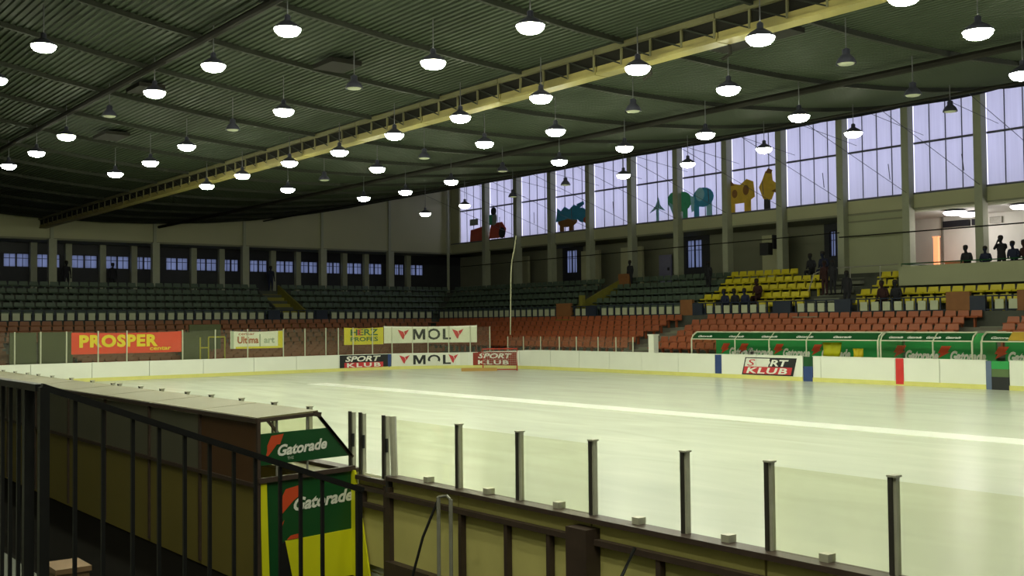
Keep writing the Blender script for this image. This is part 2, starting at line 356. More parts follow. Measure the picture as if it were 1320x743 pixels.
wn = 0
def big_window(y0, y1):
    global wn; wn += 1
    w = struct('window_%d' % wn, None, None); w.location = (XW + 0.12, (y0 + y1) / 2, 8.95)
    n = 4; z0, zm, z1 = 0.0, 2.55, 5.2; hw = (y1 - y0) / 2
    for i in range(n):
        a = -hw + 2 * hw * i / n; b = -hw + 2 * hw * (i + 1) / n
        for za, zb in ((z0, zm - 0.04), (zm + 0.04, z1)):
            me = MB().box(-0.012, 0.012, a + 0.015, b - 0.015, za, zb).mesh('pane'); me.materials.append(MT['window_pane']); inst('pane', me, w)
    for i in range(1, n):
        y = -hw + 2 * hw * i / n
        me = MB().box(-0.03, 0.02, y - 0.022, y + 0.022, z0, z1).mesh('mullion'); me.materials.append(MT['mullion']); inst('mullion', me, w)
    me = MB().box(-0.06, 0.02, -hw, hw, zm - 0.05, zm + 0.05).mesh('transom'); me.materials.append(MT['mullion']); inst('transom', me, w)
edges = [70.85] + cols
for a, b in zip(edges[:-1], edges[1:]): big_window(b + (0.2), a - (0.2 if a < 70 else 0))

# end wall with its gallery of small windows
wf_pts = [(XL - 0.4, 8.1)] + [(XW + 0.3, 8.1)] + [(XW + 0.3 - (XW + 0.7 - XL) * i / 24, ceil_z(XW + 0.3 - (XW + 0.7 - XL) * i / 24) + 0.05) for i in range(25)]
wf = struct('wall_far', MB().prism([(x, YW, z) for x, z in wf_pts], (0, 0.3, 0)), 'wall_olive')
MB().box(XL, 53.3, YW + 0.3, 75.5, 8.1, 8.3).build('gallery_ceiling', 'wall_dark', wf)
MB().box(XL, XW, YW - 0.03, YW, 8.1, 8.22).build('wall_moulding', 'wall_dark', wf)
for x in [19.1 - 6.45 * 2, 19.1 - 6.45, 19.1, 25.7, 32.1, 38.25, 44.1]:
    MB().box(x - 0.24, x + 0.24, YW - 0.35, YW + 0.05, 4.9, 8.15).build('pillar', 'pillar', wf)
    MB().box(x - 0.10, x + 0.10, YW - 0.12, YW, 8.15, ceil_z(x)).build('pilaster', 'pillar', wf)
MB().tube([(XW - 0.6, YW - 0.4, 5), (XW - 0.6, YW - 0.4, 13.6)], 0.12, 8).build('downpipe', 'pillar', wf)
YG = 75.0
wins = [(12.9, 14.4), (14.9, 16.4), (16.93, 18.53), (18.96, 20.47), (21.16, 22.89), (23.4, 25.03), (25.46, 26.6), (27.59, 29.22), (29.74, 31.37), (31.84, 33.04), (33.9, 35.32), (36.02, 37.49), (37.99, 39.53), (40.24, 41.5), (41.94, 43.45), (43.87, 45.31), (46.48, 47.37), (47.82, 49.27)]
MB().box(XL, 53, YG, YG + 0.3, 4.5, 6.47).build('gallery_wall', 'gallery_navy', wf)
MB().box(XL, 53, YG, YG + 0.3, 7.40, 8.1).build('gallery_wall', 'frame_dark', wf)
prev = XL
for a, b in wins + [(53.0, 54)]:
    MB().box(prev, a, YG, YG + 0.3, 6.47, 7.40).build('gallery_wall', 'gallery_navy', wf); prev = b
for x in (18.72, 20.91, 23.14, 25.25, 29.5, 31.6, 35.64, 37.7, 41.7, 43.66, 47.6):
    MB().box(x - 0.2, x + 0.2, YG - 0.35, YG, 5.0, 8.1).build('gallery_pier', 'pillar', wf)
def small_window(axis, a, b, z0, z1, pos, cells=2, bars=True):
    global wn; wn += 1
    w = struct('window_%d' % wn, None, None)
    def bx(name, a0, a1, za, zb, d0, d1, m):
        me = (MB().box(a0, a1, pos + d0, pos + d1, za, zb) if axis == 'x' else MB().box(pos + d0, pos + d1, a0, a1, za, zb)).mesh(name)
        me.materials.append(MT[m]); inst(name, me, w)
    for i in range(cells):
        p, q = a + (b - a) * i / cells, a + (b - a) * (i + 1) / cells
        bx('pane', p + 0.03, q - 0.03, z0 + 0.03, z1 - 0.03, 0.12, 0.14, 'window_small')
        if bars:
            bx('glazing_bar', (p + q) / 2 - 0.02, (p + q) / 2 + 0.02, z0, z1, 0.09, 0.12, 'frame_dark')
    bx('transom', a, b, z0 + (z1 - z0) * 0.62, z0 + (z1 - z0) * 0.62 + 0.04, 0.08, 0.12, 'frame_dark')
    for i in range(cells + 1):
        p = a + (b - a) * i / cells; bx('stile', p - 0.05, p + 0.05, z0, z1, 0.06, 0.16, 'frame_dark')
    bx('rail', a, b, z0 - 0.02, z0 + 0.05, 0.06, 0.16, 'frame_dark'); bx('rail', a, b, z1 - 0.05, z1 + 0.02, 0.06, 0.16, 'frame_dark')
for a, b in wins: small_window('x', a, b, 6.47, 7.40, YG)
for q in reversed(SW): small_window('y', q[0], q[1], q[2], q[3], 53.0)
d = struct('door_1', MB().box(52.3, 52.4, 49.85, 50.95, 5.0, 6.95), mat('door_lilac', (0.20, 0.19, 0.30), 0.6, var=0.1))
MB().box(52.22, 52.3, 50.0, 50.12, 5.9, 6.1).build('handle', 'frame_dark', d)

# ------------------------------------------------------------------ stands: one profile, mitred round the corner (s = distance behind the balustrade)
low = [(-5.0 + 0.83 * k, 0.74 + 0.285 * k) for k in range(6)]           # front edge, tread height
end_low = [(-8.32, 0.22), (-7.49, 0.34), (-6.66, 0.46), (-5.83, 0.60)] + low
upp = [(0.15 + 0.9 * k, 2.85 + 0.45 * k) for k in range(5)]
BX, BY = 44.5, 66.0                                                        # balustrade lines
def mitre_y(x): return BY + (x - BX)
def side_step(s0, s1, z, h, y0=9.0):
    return MB().prism([(BX + s0, y0, z - h), (BX + s1, y0, z - h), (BX + s1, mitre_y(BX + s1), z - h), (BX + s0, mitre_y(BX + s0), z - h)], (0, 0, h))
def end_step(s0, s1, z, h, x0=XL):
    return MB().prism([(x0, BY + s0, z - h), (BX + s0, BY + s0, z - h), (BX + s1, BY + s1, z - h), (x0, BY + s1, z - h)], (0, 0, h))
side = thing('side_grandstand', 'stepped concrete terrace under the tall windows along the rink', 'stand', (BX, 40, 0), kind=None)
end = thing('end_grandstand', 'stepped concrete terrace under the row of small windows behind the rink end', 'stand', (20, BY, 0))
for k in range(6):
    s0, z = low[k]; s1 = low[k + 1][0] if k < 5 else 0.0
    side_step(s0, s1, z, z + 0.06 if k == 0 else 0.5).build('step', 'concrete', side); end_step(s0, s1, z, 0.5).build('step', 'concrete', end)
for k in range(4):
    s0, z = end_low[k]; s1 = end_low[k + 1][0]
    MB().box(XL, BX - 5.0, BY + s0, BY + s1, -0.06, z).build('step', 'concrete', end)
for k in range(5):
    s0, z = upp[k]; s1 = upp[k + 1][0] if k < 4 else 4.6
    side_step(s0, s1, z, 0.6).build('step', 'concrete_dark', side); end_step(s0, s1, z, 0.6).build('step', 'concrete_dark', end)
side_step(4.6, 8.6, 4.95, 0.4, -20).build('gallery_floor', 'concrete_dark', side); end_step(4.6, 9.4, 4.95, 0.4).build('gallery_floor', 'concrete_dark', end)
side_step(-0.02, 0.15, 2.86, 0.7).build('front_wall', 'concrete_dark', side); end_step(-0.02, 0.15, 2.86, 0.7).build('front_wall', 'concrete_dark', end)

# aisles, as steps lying on the terraces
def aisle_side(s_list, y, w, m, name='aisle_step'):
    for (s0, z), s1 in s_list:
        MB().box(BX + s0 - 0.02, BX + s1, y - w / 2, y + w / 2, z, z + 0.03).build(name, m, side)
        MB().box(BX + s0 - 0.02 - 0.38, BX + s0 - 0.02, y - w / 2, y + w / 2, z - 0.3, z - 0.14).build(name, m, side)
def steps_of(tab, last): return [(tab[k], tab[k + 1][0] if k + 1 < len(tab) else last) for k in range(len(tab))]
A_LOW = [40.7, 23.2]; A_UPP = [51.5, 33.2]
for y in A_LOW: aisle_side(steps_of(low, 0), y, 1.25, 'aisle_grey')
aisle_side(steps_of(upp, 4.6), A_UPP[0], 1.5, 'aisle_yellow'); aisle_side(steps_of(upp, 4.6), A_UPP[1], 1.5, 'aisle_grey')
for (s0, z), s1 in steps_of(upp, 4.6):
    for x in (33.2,):
        MB().box(x - 0.9, x + 0.9, BY + s0 - 0.02, BY + s1, z, z + 0.03).build('aisle_step', 'aisle_yellow', end)
        MB().box(x - 0.9, x + 0.9, BY + s0 - 0.40, BY + s0 - 0.02, z - 0.45, z - 0.2).build('aisle_step', 'aisle_yellow', end)
MB().box(BX + 0.3, BX + 0.55, 50.3, 50.6, 2.85, 4.2).build('aisle_wall', 'aisle_yellow', side)
MB().prism([(BX + 0.3, 50.65, 2.9), (BX + 4.4, 50.65, 4.7), (BX + 4.4, 50.65, 5.5), (BX + 0.3, 50.65, 3.7)], (0, -0.12, 0)).build('aisle_wall', 'aisle_yellow', side)
MB().box(BX + 3.7, BX + 3.9, 49.6, 50.6, 4.65, 5.6).build('aisle_wall', 'brown_wall', side)
MB().prism([(33.9, BY + 0.3, 2.9), (33.9, BY + 4.4, 4.7), (33.9, BY + 4.4, 5.35), (33.9, BY + 0.3, 3.55)], (0.12, 0, 0)).build('aisle_wall', 'aisle_yellow', end)
MB().prism([(32.4, BY + 0.3, 2.9), (32.4, BY + 4.4, 4.7), (32.4, BY + 4.4, 5.0), (32.4, BY + 0.3, 3.2)], (-0.12, 0, 0)).build('aisle_wall', 'concrete_dark', end)
# green doors in the lower end terrace
for x0_, x1_ in ((13.3, 14.55), (14.65, 16.3)):
    MB().box(x0_, x1_, BY - 8.5, BY - 8.36, -0.06, 2.3).build('gate_leaf', 'gate_green', end)
MB().box(22.0, 23.6, BY - 8.5, BY - 8.36, -0.06, 2.2).build('gate_leaf', 'gate_green', end)
MB().box(23.7, 25.6, BY - 5.3, BY - 5.16, 0.4, 2.62).build('gate_leaf', 'gate_green', end)
yb = thing('tube_barrier', 'small yellow tube barrier standing behind the end glass beside the white banner', 'barrier', (22.2, 54.6, -0.06))
for x in (21.9, 22.35, 23.25): MB().tube([(x, 54.6, -0.06), (x, 54.6, 1.95)], 0.04, 6).build('upright', 'barrier_yellow', yb)
MB().tube([(21.9, 54.6, 1.4), (22.35, 54.6, 1.4)], 0.04, 6).build('rail', 'barrier_yellow', yb); MB().tube([(22.35, 54.6, 1.95), (23.25, 54.6, 1.95)], 0.04, 6).build('rail', 'barrier_yellow', yb)

# balustrade of pale slabs between dark uprights
bal = thing('balustrade', 'low balustrade of pale slabs between dark uprights dividing both seating tiers', 'railing', (BX, 40, 2.86))
pm1 = MB().box(-0.02, 0.02, -0.19, 0.19, 0.06, 0.50).mesh('panel'); pm1.materials.append(MT['panel_pale'])
pm2 = MB().box(-0.03, 0.03, -0.035, 0.035, 0.0, 0.62).mesh('post'); pm2.materials.append(MT['navy'])
gaps_y = [(51.0, 52.4, 'brown_wall'), (48.7, 49.6, 'navy'), (40.8, 41.7, 'brown_wall'), (40.1, 40.8, 'navy'), (34.2, 35.3, 'navy'), (30.7, 31.6, 'navy'), (24.7, 25.8, 'brown_wall'), (24.0, 24.7, 'navy'), (21.6, 22.6, 'brown_wall')]
y = 12.0
while y < mitre_y(BX) - 0.3:
    if not any(a - 0.2 < y < b + 0.2 for a, b, m in gaps_y):
        inst('panel', pm1, bal, (0, y - 40, 0))
    inst('post', pm2, bal, (0, y + 0.3 - 40, 0)); y += 0.6
for a, b, m in gaps_y:
    MB().box(BX - 0.06, BX + 0.10, a, b, 2.86, 3.72 if m == 'brown_wall' else 3.5).build('gap_panel', m, bal)
x = 9.0
gaps_x = [(31.1, 31.95), (34.6, 35.45)]
while x < BX - 0.3:
    if not any(a - 0.2 < x < b + 0.2 for a, b in gaps_x): inst('panel', pm1, bal, (x - BX, BY - 40, 0), PI / 2)
    inst('post', pm2, bal, (x + 0.3 - BX, BY - 40, 0), PI / 2); x += 0.6
for a, b in gaps_x: MB().box(a, b, BY - 0.06, BY + 0.08, 2.86, 3.5).build('gap_panel', 'navy', bal)
MB().tube([(XL, BY, 3.5), (BX, BY, 3.5), (BX, 9, 3.5)], 0.035, 6).build('top_rail', 'navy', bal)
MB().bar((XL, BY, 2.92), (BX, BY, 2.92), 0.05).bar((BX, BY, 2.92), (BX, 9, 2.92), 0.05).build('bottom_rail', 'navy', bal)

# ------------------------------------------------------------------ seats: one bucket shell, copied seat by seat
def seat_mesh(m):
    q = MB(); prof = [(-0.22, 0.40), (-0.20, 0.44), (0.12, 0.41), (0.17, 0.45), (0.235, 0.80), (0.215, 0.83), (0.14, 0.50), (0.10, 0.455), (-0.20, 0.475), (-0.235, 0.43)]
    out = [(-0.23, 0.43), (-0.19, 0.47), (0.10, 0.445), (0.15, 0.50), (0.19, 0.72), (0.215, 0.73), (0.185, 0.46), (0.13, 0.40), (-0.21, 0.40)]
    w = 0.262; n = len(out)
    vs = [(x, -w * (0.90 if z > 0.70 else 1), z) for x, z in out] + [(x, w * (0.90 if z > 0.70 else 1), z) for x, z in out]
    q.add(vs, [(i, (i + 1) % n, n + (i + 1) % n, n + i) for i in range(n)] + [tuple(reversed(range(n))), tuple(range(n, 2 * n))])
    q.box(-0.03, 0.09, -0.04, 0.04, 0.0, 0.42)
    me = q.mesh('bucket_seat'); me.materials.append(MT[m]); return me
SM = {c: seat_mesh('seat_' + c) for c in ('red', 'yellow', 'green', 'brown')}
rng = random.Random(3)
def near_occupied(x, y): return False
seats = {'red': [], 'yellow': [], 'green': [], 'brown': []}
missing = {(1, 38.3), (1, 37.7), (2, 37.1)}
for k in range(6):
    s0, z = low[k]; x = BX + s0 + 0.45
    y = mitre_y(x) - 0.5; c = 0
    while y > 19.4:
        c += 1
        if all(abs(y - a) > 0.92 for a in A_LOW) and not (k < 2 and y < 34.2):
            seats['red'].append((x, y, z, 0.0, 'orange-red bucket seat, %s from the stand corner, %s row below the side balustrade' % (ordinal(c), ordinal(6 - k)), 'red seats of the lower tiers'))
        y -= 0.6
for k in range(-4, 6):
    s0, z = end_low[k + 4]
    y = BY + s0 + 0.45; x = BX + max(s0, -5.0) + 0.45 - 0.5; c = 0
    while x > 11.5:
        c += 1
        if not (k < 2 and (14.2 < x < 17.0 or 22.2 < x < 23.2)):
            seats['brown'].append((x, y, z, PI / 2, 'brownish red bucket seat, %s from the stand corner, %s row below the end balustrade' % (ordinal(c), ordinal(6 - k)), 'brown seats of the lower end tier'))
        x -= 0.6
for k in range(5):
    s0, z = upp[k]; x = BX + s0 + 0.5
    y = mitre_y(x) - 0.5; c = cy = 0
    while y > 19.4:
        col = 'green' if y > 41.0 + 0.25 * k else 'yellow'
        ok = all(abs(y - a) > 1.05 for a in A_UPP) and not (31.2 < y < 32.4) and not (x > 46.6 and y < 29.7)
        if col == 'yellow' and (k in (0,) and 36.8 < y < 40.0 or k == 4 and (y < 37.0)): ok = False
        if ok:
            if col == 'green': c += 1; lab = 'dark green bucket seat, %s from the stand corner, %s row above the side balustrade' % (ordinal(c), ordinal(k + 1))
            else: cy += 1; lab = 'bright yellow bucket seat, %s after the green seats, %s row above the side balustrade' % (ordinal(cy), ordinal(k + 1))
            seats[col].append((x, y, z, 0.0, lab, ('green' if col == 'green' else 'yellow') + ' seats of the upper tiers'))
        y -= 0.6
    y = BY + s0 + 0.5; x = BX + s0 + 0.5 - 0.5; c = 0
    while x > 13.5:
        c += 1
        if abs(x - 33.2) > 1.15:
            seats['green'].append((x, y, z, PI / 2, 'dark green bucket seat, %s from the stand corner, %s row above the end balustrade' % (ordinal(c), ordinal(k + 1)), 'green seats of the upper tiers'))
        x -= 0.6
PEOPLE_AT = []
every = sorted((q[0] ** 2 + q[1] ** 2 + (q[2] - 2.6) ** 2, colr, i) for colr, lst in seats.items() for i, q in enumerate(lst))
single = {(c, i) for _, c, i in every[:300]}
for colr, lst in seats.items():
    rest = []
    for i, q in enumerate(lst):
        if (colr, i) in single: tag(inst('bucket_seat', SM[colr], None, (q[0], q[1], q[2]), q[3]), q[4], 'seat', q[5])
        else: rest.append(q)
    for far, lab in ((False, 'side tier under the tall windows'), (True, 'end tier under the small windows')):
        sub = [q for q in rest if (q[3] > 1) == far]
        if not sub: continue
        m = MB(); src = SM[colr]; vs = [v.co.copy() for v in src.vertices]; fs = [tuple(p.vertices) for p in src.polygons]
        for q in sub:
            T = Matrix.Translation(q[:3]) @ Matrix.Rotation(q[3], 4, 'Z'); m.add([T @ v for v in vs], fs)
        tag(m.build('distant_seating', 'seat_' + colr), 'farther %s bucket seats of the %s' % ({'red': 'orange-red', 'brown': 'brownish red', 'green': 'dark green', 'yellow': 'yellow'}[colr], lab), 'seats', kind='stuff')

# ------------------------------------------------------------------ ice
m = MB(); rim = [path(s)[0] for s in [0, S1] + [S1 + SA * i / 14 for i in range(1, 15)] + [S1 + SA + S2] + [S1 + SA + S2 + SA * i / 14 for i in range(1, 15)] + [S1 + 2 * SA + S2 + S1]]
m.prism([(p.x, p.y, -0.05) for p in rim], (0, 0, 0.05))
ice = m.build('ice_sheet', 'ice'); tag(ice, 'pale greenish white sheet of rink ice inside the boards', 'ice')
MB().box(21.65, 22.65, -3.9, 42.2, 0.0, 0.004).build('painted_line', 'white_line', ice)
YR, YBL = 23.75, 32.75

# ------------------------------------------------------------------ boards: far side and far end
fb = thing('rink_boards', 'white dasher boards with yellow kick strip curving round the rink end and far side', 'boards', (X1, 30, 0))
def strip(s0, s1, z0, z1, o0, o1, m, name, parent, n=None, z1f=None):
    n = n or max(1, int((s1 - s0) / 0.6)); q = MB(); ring = []
    for i in range(n + 1):
        s = s0 + (s1 - s0) * i / n; zt = z1f(s) if z1f else z1
        ring.append([on_path(s, z0, o0), on_path(s, z0, o1), on_path(s, zt, o1), on_path(s, zt, o0)])
    vs = [p for r in ring for p in r]
    fs = [(4 * i + k, 4 * i + (k + 1) % 4, 4 * i + 4 + (k + 1) % 4, 4 * i + 4 + k) for i in range(n) for k in range(4)] + [(3, 2, 1, 0), (4 * n, 4 * n + 1, 4 * n + 2, 4 * n + 3)]
    return q.add(vs, fs).build(name, m, parent)
joints = [46.0, 49.0, 52.0, 54.7, 57.4, 60.1, 62.8, 65.5, 68.2, 70.9, 73.3, 75.8, 79.05, 81.6, 84.0, 86.6, 89.0, 91.3, 93.6, 95.88, 98.3, 100.55, 102.9, 105.35]
for a, b in zip(joints[:-1], joints[1:]):
    strip(a + 0.012, b - 0.012, 0.0, 1.0, -0.10, 0.0, 'board', 'board_panel', fb, z1f=lambda s: board_top(s) - 0.03)
joints2 = [105.85, 106.24, 109.65, 111.5, 113.3]
for a, b in zip(joints2[:-1], joints2[1:]):
    strip(a + 0.012, b - 0.012, 0.0, 1.0, -0.10, 0.0, 'board', 'board_panel', fb, z1f=lambda s: board_top(s) - 0.03)
joints3 = [114.15, 116.6, 119.0, 121.5, 124.0, 127.0, 130.0]
for a, b in zip(joints3[:-1], joints3[1:]):
    strip(a + 0.012, b - 0.012, 0.0, 1.0, -0.10, 0.0, 'board', 'board_panel', fb, z1f=lambda s: board_top(s) - 0.03)
strip(46, 105.35, 0.0, 0.17, 0.0, 0.02, 'yellow_kick', 'kick_strip', fb, n=110); strip(105.85, 113.3, 0.0, 0.17, 0.0, 0.02, 'yellow_kick', 'kick_strip', fb); strip(114.15, 130, 0.0, 0.17, 0.0, 0.02, 'yellow_kick', 'kick_strip', fb)
def cap(s0, s1):
    n = max(2, int((s1 - s0) / 0.6)); q = MB()
    for i in range(n):
        a, b = s0 + (s1 - s0) * i / n, s0 + (s1 - s0) * (i + 1) / n
        q.bar(on_path(a, board_top(a) - 0.015, -0.05), on_path(b, board_top(b) - 0.015, -0.05), 0.13, 0.03)
    q.build('board_cap', 'board', fb)
cap(46, 105.35); cap(105.85, 113.3); cap(114.15, 130)
strip(100.57, 100.94, 0.17, 1.04, 0.0, 0.012, 'blue', 'blue_line_mark', fb); strip(109.69, 110.02, 0.05, 1.04, 0.0, 0.026, 'red', 'red_line_mark', fb)
# gates in the far boards
g = strip(105.37, 105.83, 0.0, 0.62, -0.10, 0.0, 'blue', 'gate_lower', fb); strip(105.37, 105.83, 0.62, 1.02, -0.10, -0.02, 'green_dark', 'gate_upper', fb)
strip(113.30, 113.5, 0.0, 1.02, -0.10, 0.01, mat('gate_edge', (0.12, 0.16, 0.26), 0.5), 'gate_post', fb)
strip(113.5, 114.13, 0.0, 0.46, -0.10, 0.0, 'black_print', 'gate_lower', fb); strip(113.5, 114.13, 0.46, 0.74, -0.10, -0.005, mat('gate_olive', (0.10, 0.16, 0.06), 0.5), 'gate_middle', fb); strip(113.5, 114.13, 0.74, 1.02, -0.10, 0.0, 'green_panel', 'gate_upper', fb)
# glass screens above the end boards
tall = [46.6, 49.3, 51.8, 54.0, 56.1, 58.0, 59.43, 60.54, 61.67, 63.1, 64.44, 67.17, 68.85, 70.59, 72.58, 73.83, 75.07, 75.83, 76.74, 77.95, 79.11, 80.28, 81.15, 82.31, 83.53, 84.69]
for s in tall:
    MB().tube([on_path(s, board_top(s) - 0.02, -0.06), on_path(s, 2.36, -0.06)], 0.032, 6).build('glass_post', 'post_pale', fb)
for a, b in zip(tall[:-1], tall[1:]): strip(a + 0.04, b - 0.04, 0.95, 2.32, -0.066, -0.054, 'plexi_far', 'glass_pane', fb, n=2)
lowp = [85.8, 86.84, 88.12, 89.67, 91.04, 92.71, 94.03, 95.24]
for s in lowp: MB().tube([on_path(s, 1.0, -0.06), on_path(s, 1.78, -0.06)], 0.03, 6).build('glass_post', 'post_pale', fb)
for a, b in zip(lowp[:-1], lowp[1:]): strip(a + 0.04, b - 0.04, 1.04, 1.74, -0.066, -0.054, 'plexi_far', 'glass_pane', fb, n=2)
bx = MB(); p = on_path(96.4, 0, -0.3); bx.box(p[0] - 0.16, p[0] + 0.16, p[1] - 0.18, p[1] + 0.18, 0.0, 1.86)
bx.box(p[0] - 0.19, p[0] + 0.19, p[1] - 0.21, p[1] + 0.21, 1.86, 1.92)
tag(bx.build('marker_post', 'banner_white'), 'pale square post standing behind the far boards at the foot of the aisle', 'post')

# printed adverts on the boards, following their curve
def print_path(me, s0, z0, off, name, m, parent): return place(name, map_mesh(me, lambda x, y: on_path(s0 + x, z0 + y, off)), m, parent)
def sign(s0, s1, z0, z1, off, name, m, parent, label=None):
    o = strip(s0, s1, z0, z1, off - 0.012, off, m, name, parent)
    if label: o['label'] = label
    return o
sign(75.87, 78.98, 0.12, 0.86, 0.012, 'advert', 'black_print', fb, 'black advert with white lettering over red lettering')
print_path(text_mesh('SPORT', bold=0.03, shear=0.25, width=2.2, height=0.30), 76.2, 0.50, 0.03, 'advert_lettering', 'white_print', fb)
sign(76.15, 78.55, 0.16, 0.45, 0.02, 'advert_band', 'red_print', fb)
print_path(text_mesh('KLUB', bold=0.03, width=2.1, height=0.23, space=1.25), 76.3, 0.19, 0.035, 'advert_lettering', 'white_print', fb)
sign(78.83, 79.03, 0.12, 0.87, 0.02, 'advert_edge', 'blue', fb)
def chevron(s0, z0, w, h, off, parent):
    for pts in ([(0, 1), (0.48, 0.78), (0.62, 0.42), (0.5, 0.0), (0.38, 0.12)], [(0.55, 0.80), (1.0, 1.0), (0.66, 0.38)]):
        print_path(poly_mesh([(x * w, y * h) for x, y in pts]), s0, z0, off, 'emblem', 'red_print', parent)
sign(79.1, 83.5, 0.18, 0.87, 0.006, 'advert', 'banner_white', fb, 'white advert with dark grey letters between two red emblems')
mol(80.3, 0.25, 0.52, 0.03, fb)
chevron(79.5, 0.30, 0.6, 0.48, 0.03, fb); chevron(82.3, 0.30, 0.55, 0.50, 0.03, fb)
sign(81.08, 81.78, 0.20, 0.42, 0.04, 'scuffed_patch', 'banner_white', fb)
sign(83.7, 86.4, 0.14, 0.92, 0.012, 'advert', 'brick_red', fb, 'brick red advert with white lettering behind the goal')
print_path(text_mesh('SPORT', bold=0.03, shear=0.25, width=2.1, height=0.28), 84.0, 0.56, 0.03, 'advert_lettering', 'white_print', fb)
print_path(text_mesh('KLUB', bold=0.03, width=1.9, height=0.24, space=1.2), 84.0, 0.22, 0.03, 'advert_lettering', 'white_print', fb)
# worn advert on the far side: a slanted black and red frame
def slant(x0, x1, y0, y1, k=0.28): return [(x0 + k * y0, y0), (x1 + k * y0, y0), (x1 + k * y1, y1), (x0 + k * y1, y1)]
for pts, m in ((slant(0, 2.75, 0.0, 0.05), 'black_print'), (slant(0, 0.06, 0, 0.76), 'black_print'), (slant(0.0, 2.75, 0.72, 0.76), 'black_print'), (slant(2.62, 2.75, 0, 0.76), 'black_print'),
               (slant(0.06, 1.0, 0.05, 0.36), 'red_print'), (slant(1.0, 2.62, 0.05, 0.36), 'red_print'), (slant(1.35, 2.62, 0.36, 0.72), 'black_print')):
    print_path(poly_mesh(pts), 102.1, 0.18, 0.010 if m != 'x' else 0.01, 'advert_band', m, fb)
print_path(text_mesh('SPORT', bold=0.03, shear=0.25, width=2.35, height=0.29), 102.3, 0.57, 0.02, 'advert_lettering', 'white_print', fb)
print_path(map_mesh(text_mesh('S', bold=0.0, shear=0.25, width=0.45, height=0.28), lambda x, y: (x, y, 0)), 102.42, 0.575, 0.024, 'advert_lettering', 'red_print', fb)
print_path(text_mesh('KLUB', bold=0.03, shear=0.2, width=2.2, height=0.26, space=1.15), 102.35, 0.245, 0.02, 'advert_lettering', 'white_print', fb)
mol(114.75, 0.30, 0.55, 0.03, fb)

# banners hung behind the end glass
def banner(label, s0, s1, z0, z1, m, name='banner'):
    c, _ = path((s0 + s1) / 2); t = thing(name, label, 'banner', (c.x, c.y, z0))
    n = 12; q = MB(); vs = []
    for i in range(n + 1):
        s = s0 + (s1 - s0) * i / n
        for j in range(4):
            z = z0 + (z1 - z0) * j / 3 - 0.05 * math.sin(PI * i / n) * (j / 3)
            vs.append(on_path(s, z, -0.12 + 0.012 * math.sin(i * 2.1 + j)))
    vs2 = [(a[0], a[1] , a[2]) for a in vs]
    fs = [(i * 4 + j, i * 4 + 4 + j, i * 4 + 5 + j, i * 4 + 1 + j) for i in range(n) for j in range(3)]
    o = q.add(vs2, fs).build('cloth', m, t)
    md = o.modifiers.new('thick', 'SOLIDIFY'); md.thickness = 0.01; md.offset = -1
    for s in (s0, s1): MB().tube([on_path(s, z1, -0.12), on_path(s, z1 + 0.06, -0.07)], 0.008, 5).build('tie', 'rope', t)
    return t
b1 = banner('long red banner with big yellow lettering hung behind the end glass', 61.9, 67.13, 1.28, 2.30, 'banner_red')
print_path(text_mesh('PROSPER', bold=0.05, width=3.7, height=0.60, space=1.12), 62.25, 1.58, -0.09, 'lettering', 'text_yellow', b1)
print_path(text_mesh('centar', bold=0.02, width=1.05, height=0.17), 65.55, 1.40, -0.09, 'lettering', 'text_yellow', b1)
b2 = banner('white banner with yellow edge and small brown lettering hung behind the end glass', 69.67, 72.58, 1.36, 2.26, 'banner_white')
sign(72.3, 72.56, 1.36, 2.24, -0.095, 'edge_band', 'banner_yellow', b2); sign(69.95, 72.3, 1.36, 1.46, -0.095, 'edge_band', 'banner_yellow', b2)
sign(69.7, 69.85, 1.36, 2.25, -0.095, 'edge_band', 'grey_print', b2); sign(71.25, 71.32, 1.46, 2.1, -0.092, 'edge_band', 'grey_print', b2)
print_path(text_mesh('Ultima', bold=0.03, width=1.15, height=0.36), 70.05, 1.62, -0.09, 'lettering', 'text_brown', b2); print_path(text_mesh('art', bold=0.03, width=0.6, height=0.30), 71.5, 1.62, -0.09, 'lettering', 'grey_print', b2)
print_path(text_mesh('centar', bold=0.01, width=0.9, height=0.12), 70.1, 2.05, -0.09, 'lettering', 'text_brown', b2)
b3 = banner('yellow banner with dark green lettering hung beside the white one', 76.21, 78.62, 1.42, 2.36, 'banner_yellow')
print_path(text_mesh('HERZ', bold=0.02, width=1.7, height=0.34), 76.6, 1.93, -0.09, 'lettering', 'text_green', b3); print_path(text_mesh('PROFES', bold=0.02, width=1.7, height=0.24), 76.6, 1.60, -0.09, 'lettering', 'text_green', b3)
print_path(text_mesh('E', bold=0.02, width=0.24, height=0.32), 77.04, 1.94, -0.085, 'lettering', 'red_print', b3)
b4 = banner('long white banner with grey lettering between two red emblems hung behind the end glass', 78.66, 83.91, 1.46, 2.42, 'banner_white')
mol(80.3, 1.64, 0.60, -0.09, b4)
chevron(79.45, 1.66, 0.65, 0.56, -0.09, b4); chevron(82.5, 1.66, 0.65, 0.56, -0.09, b4)

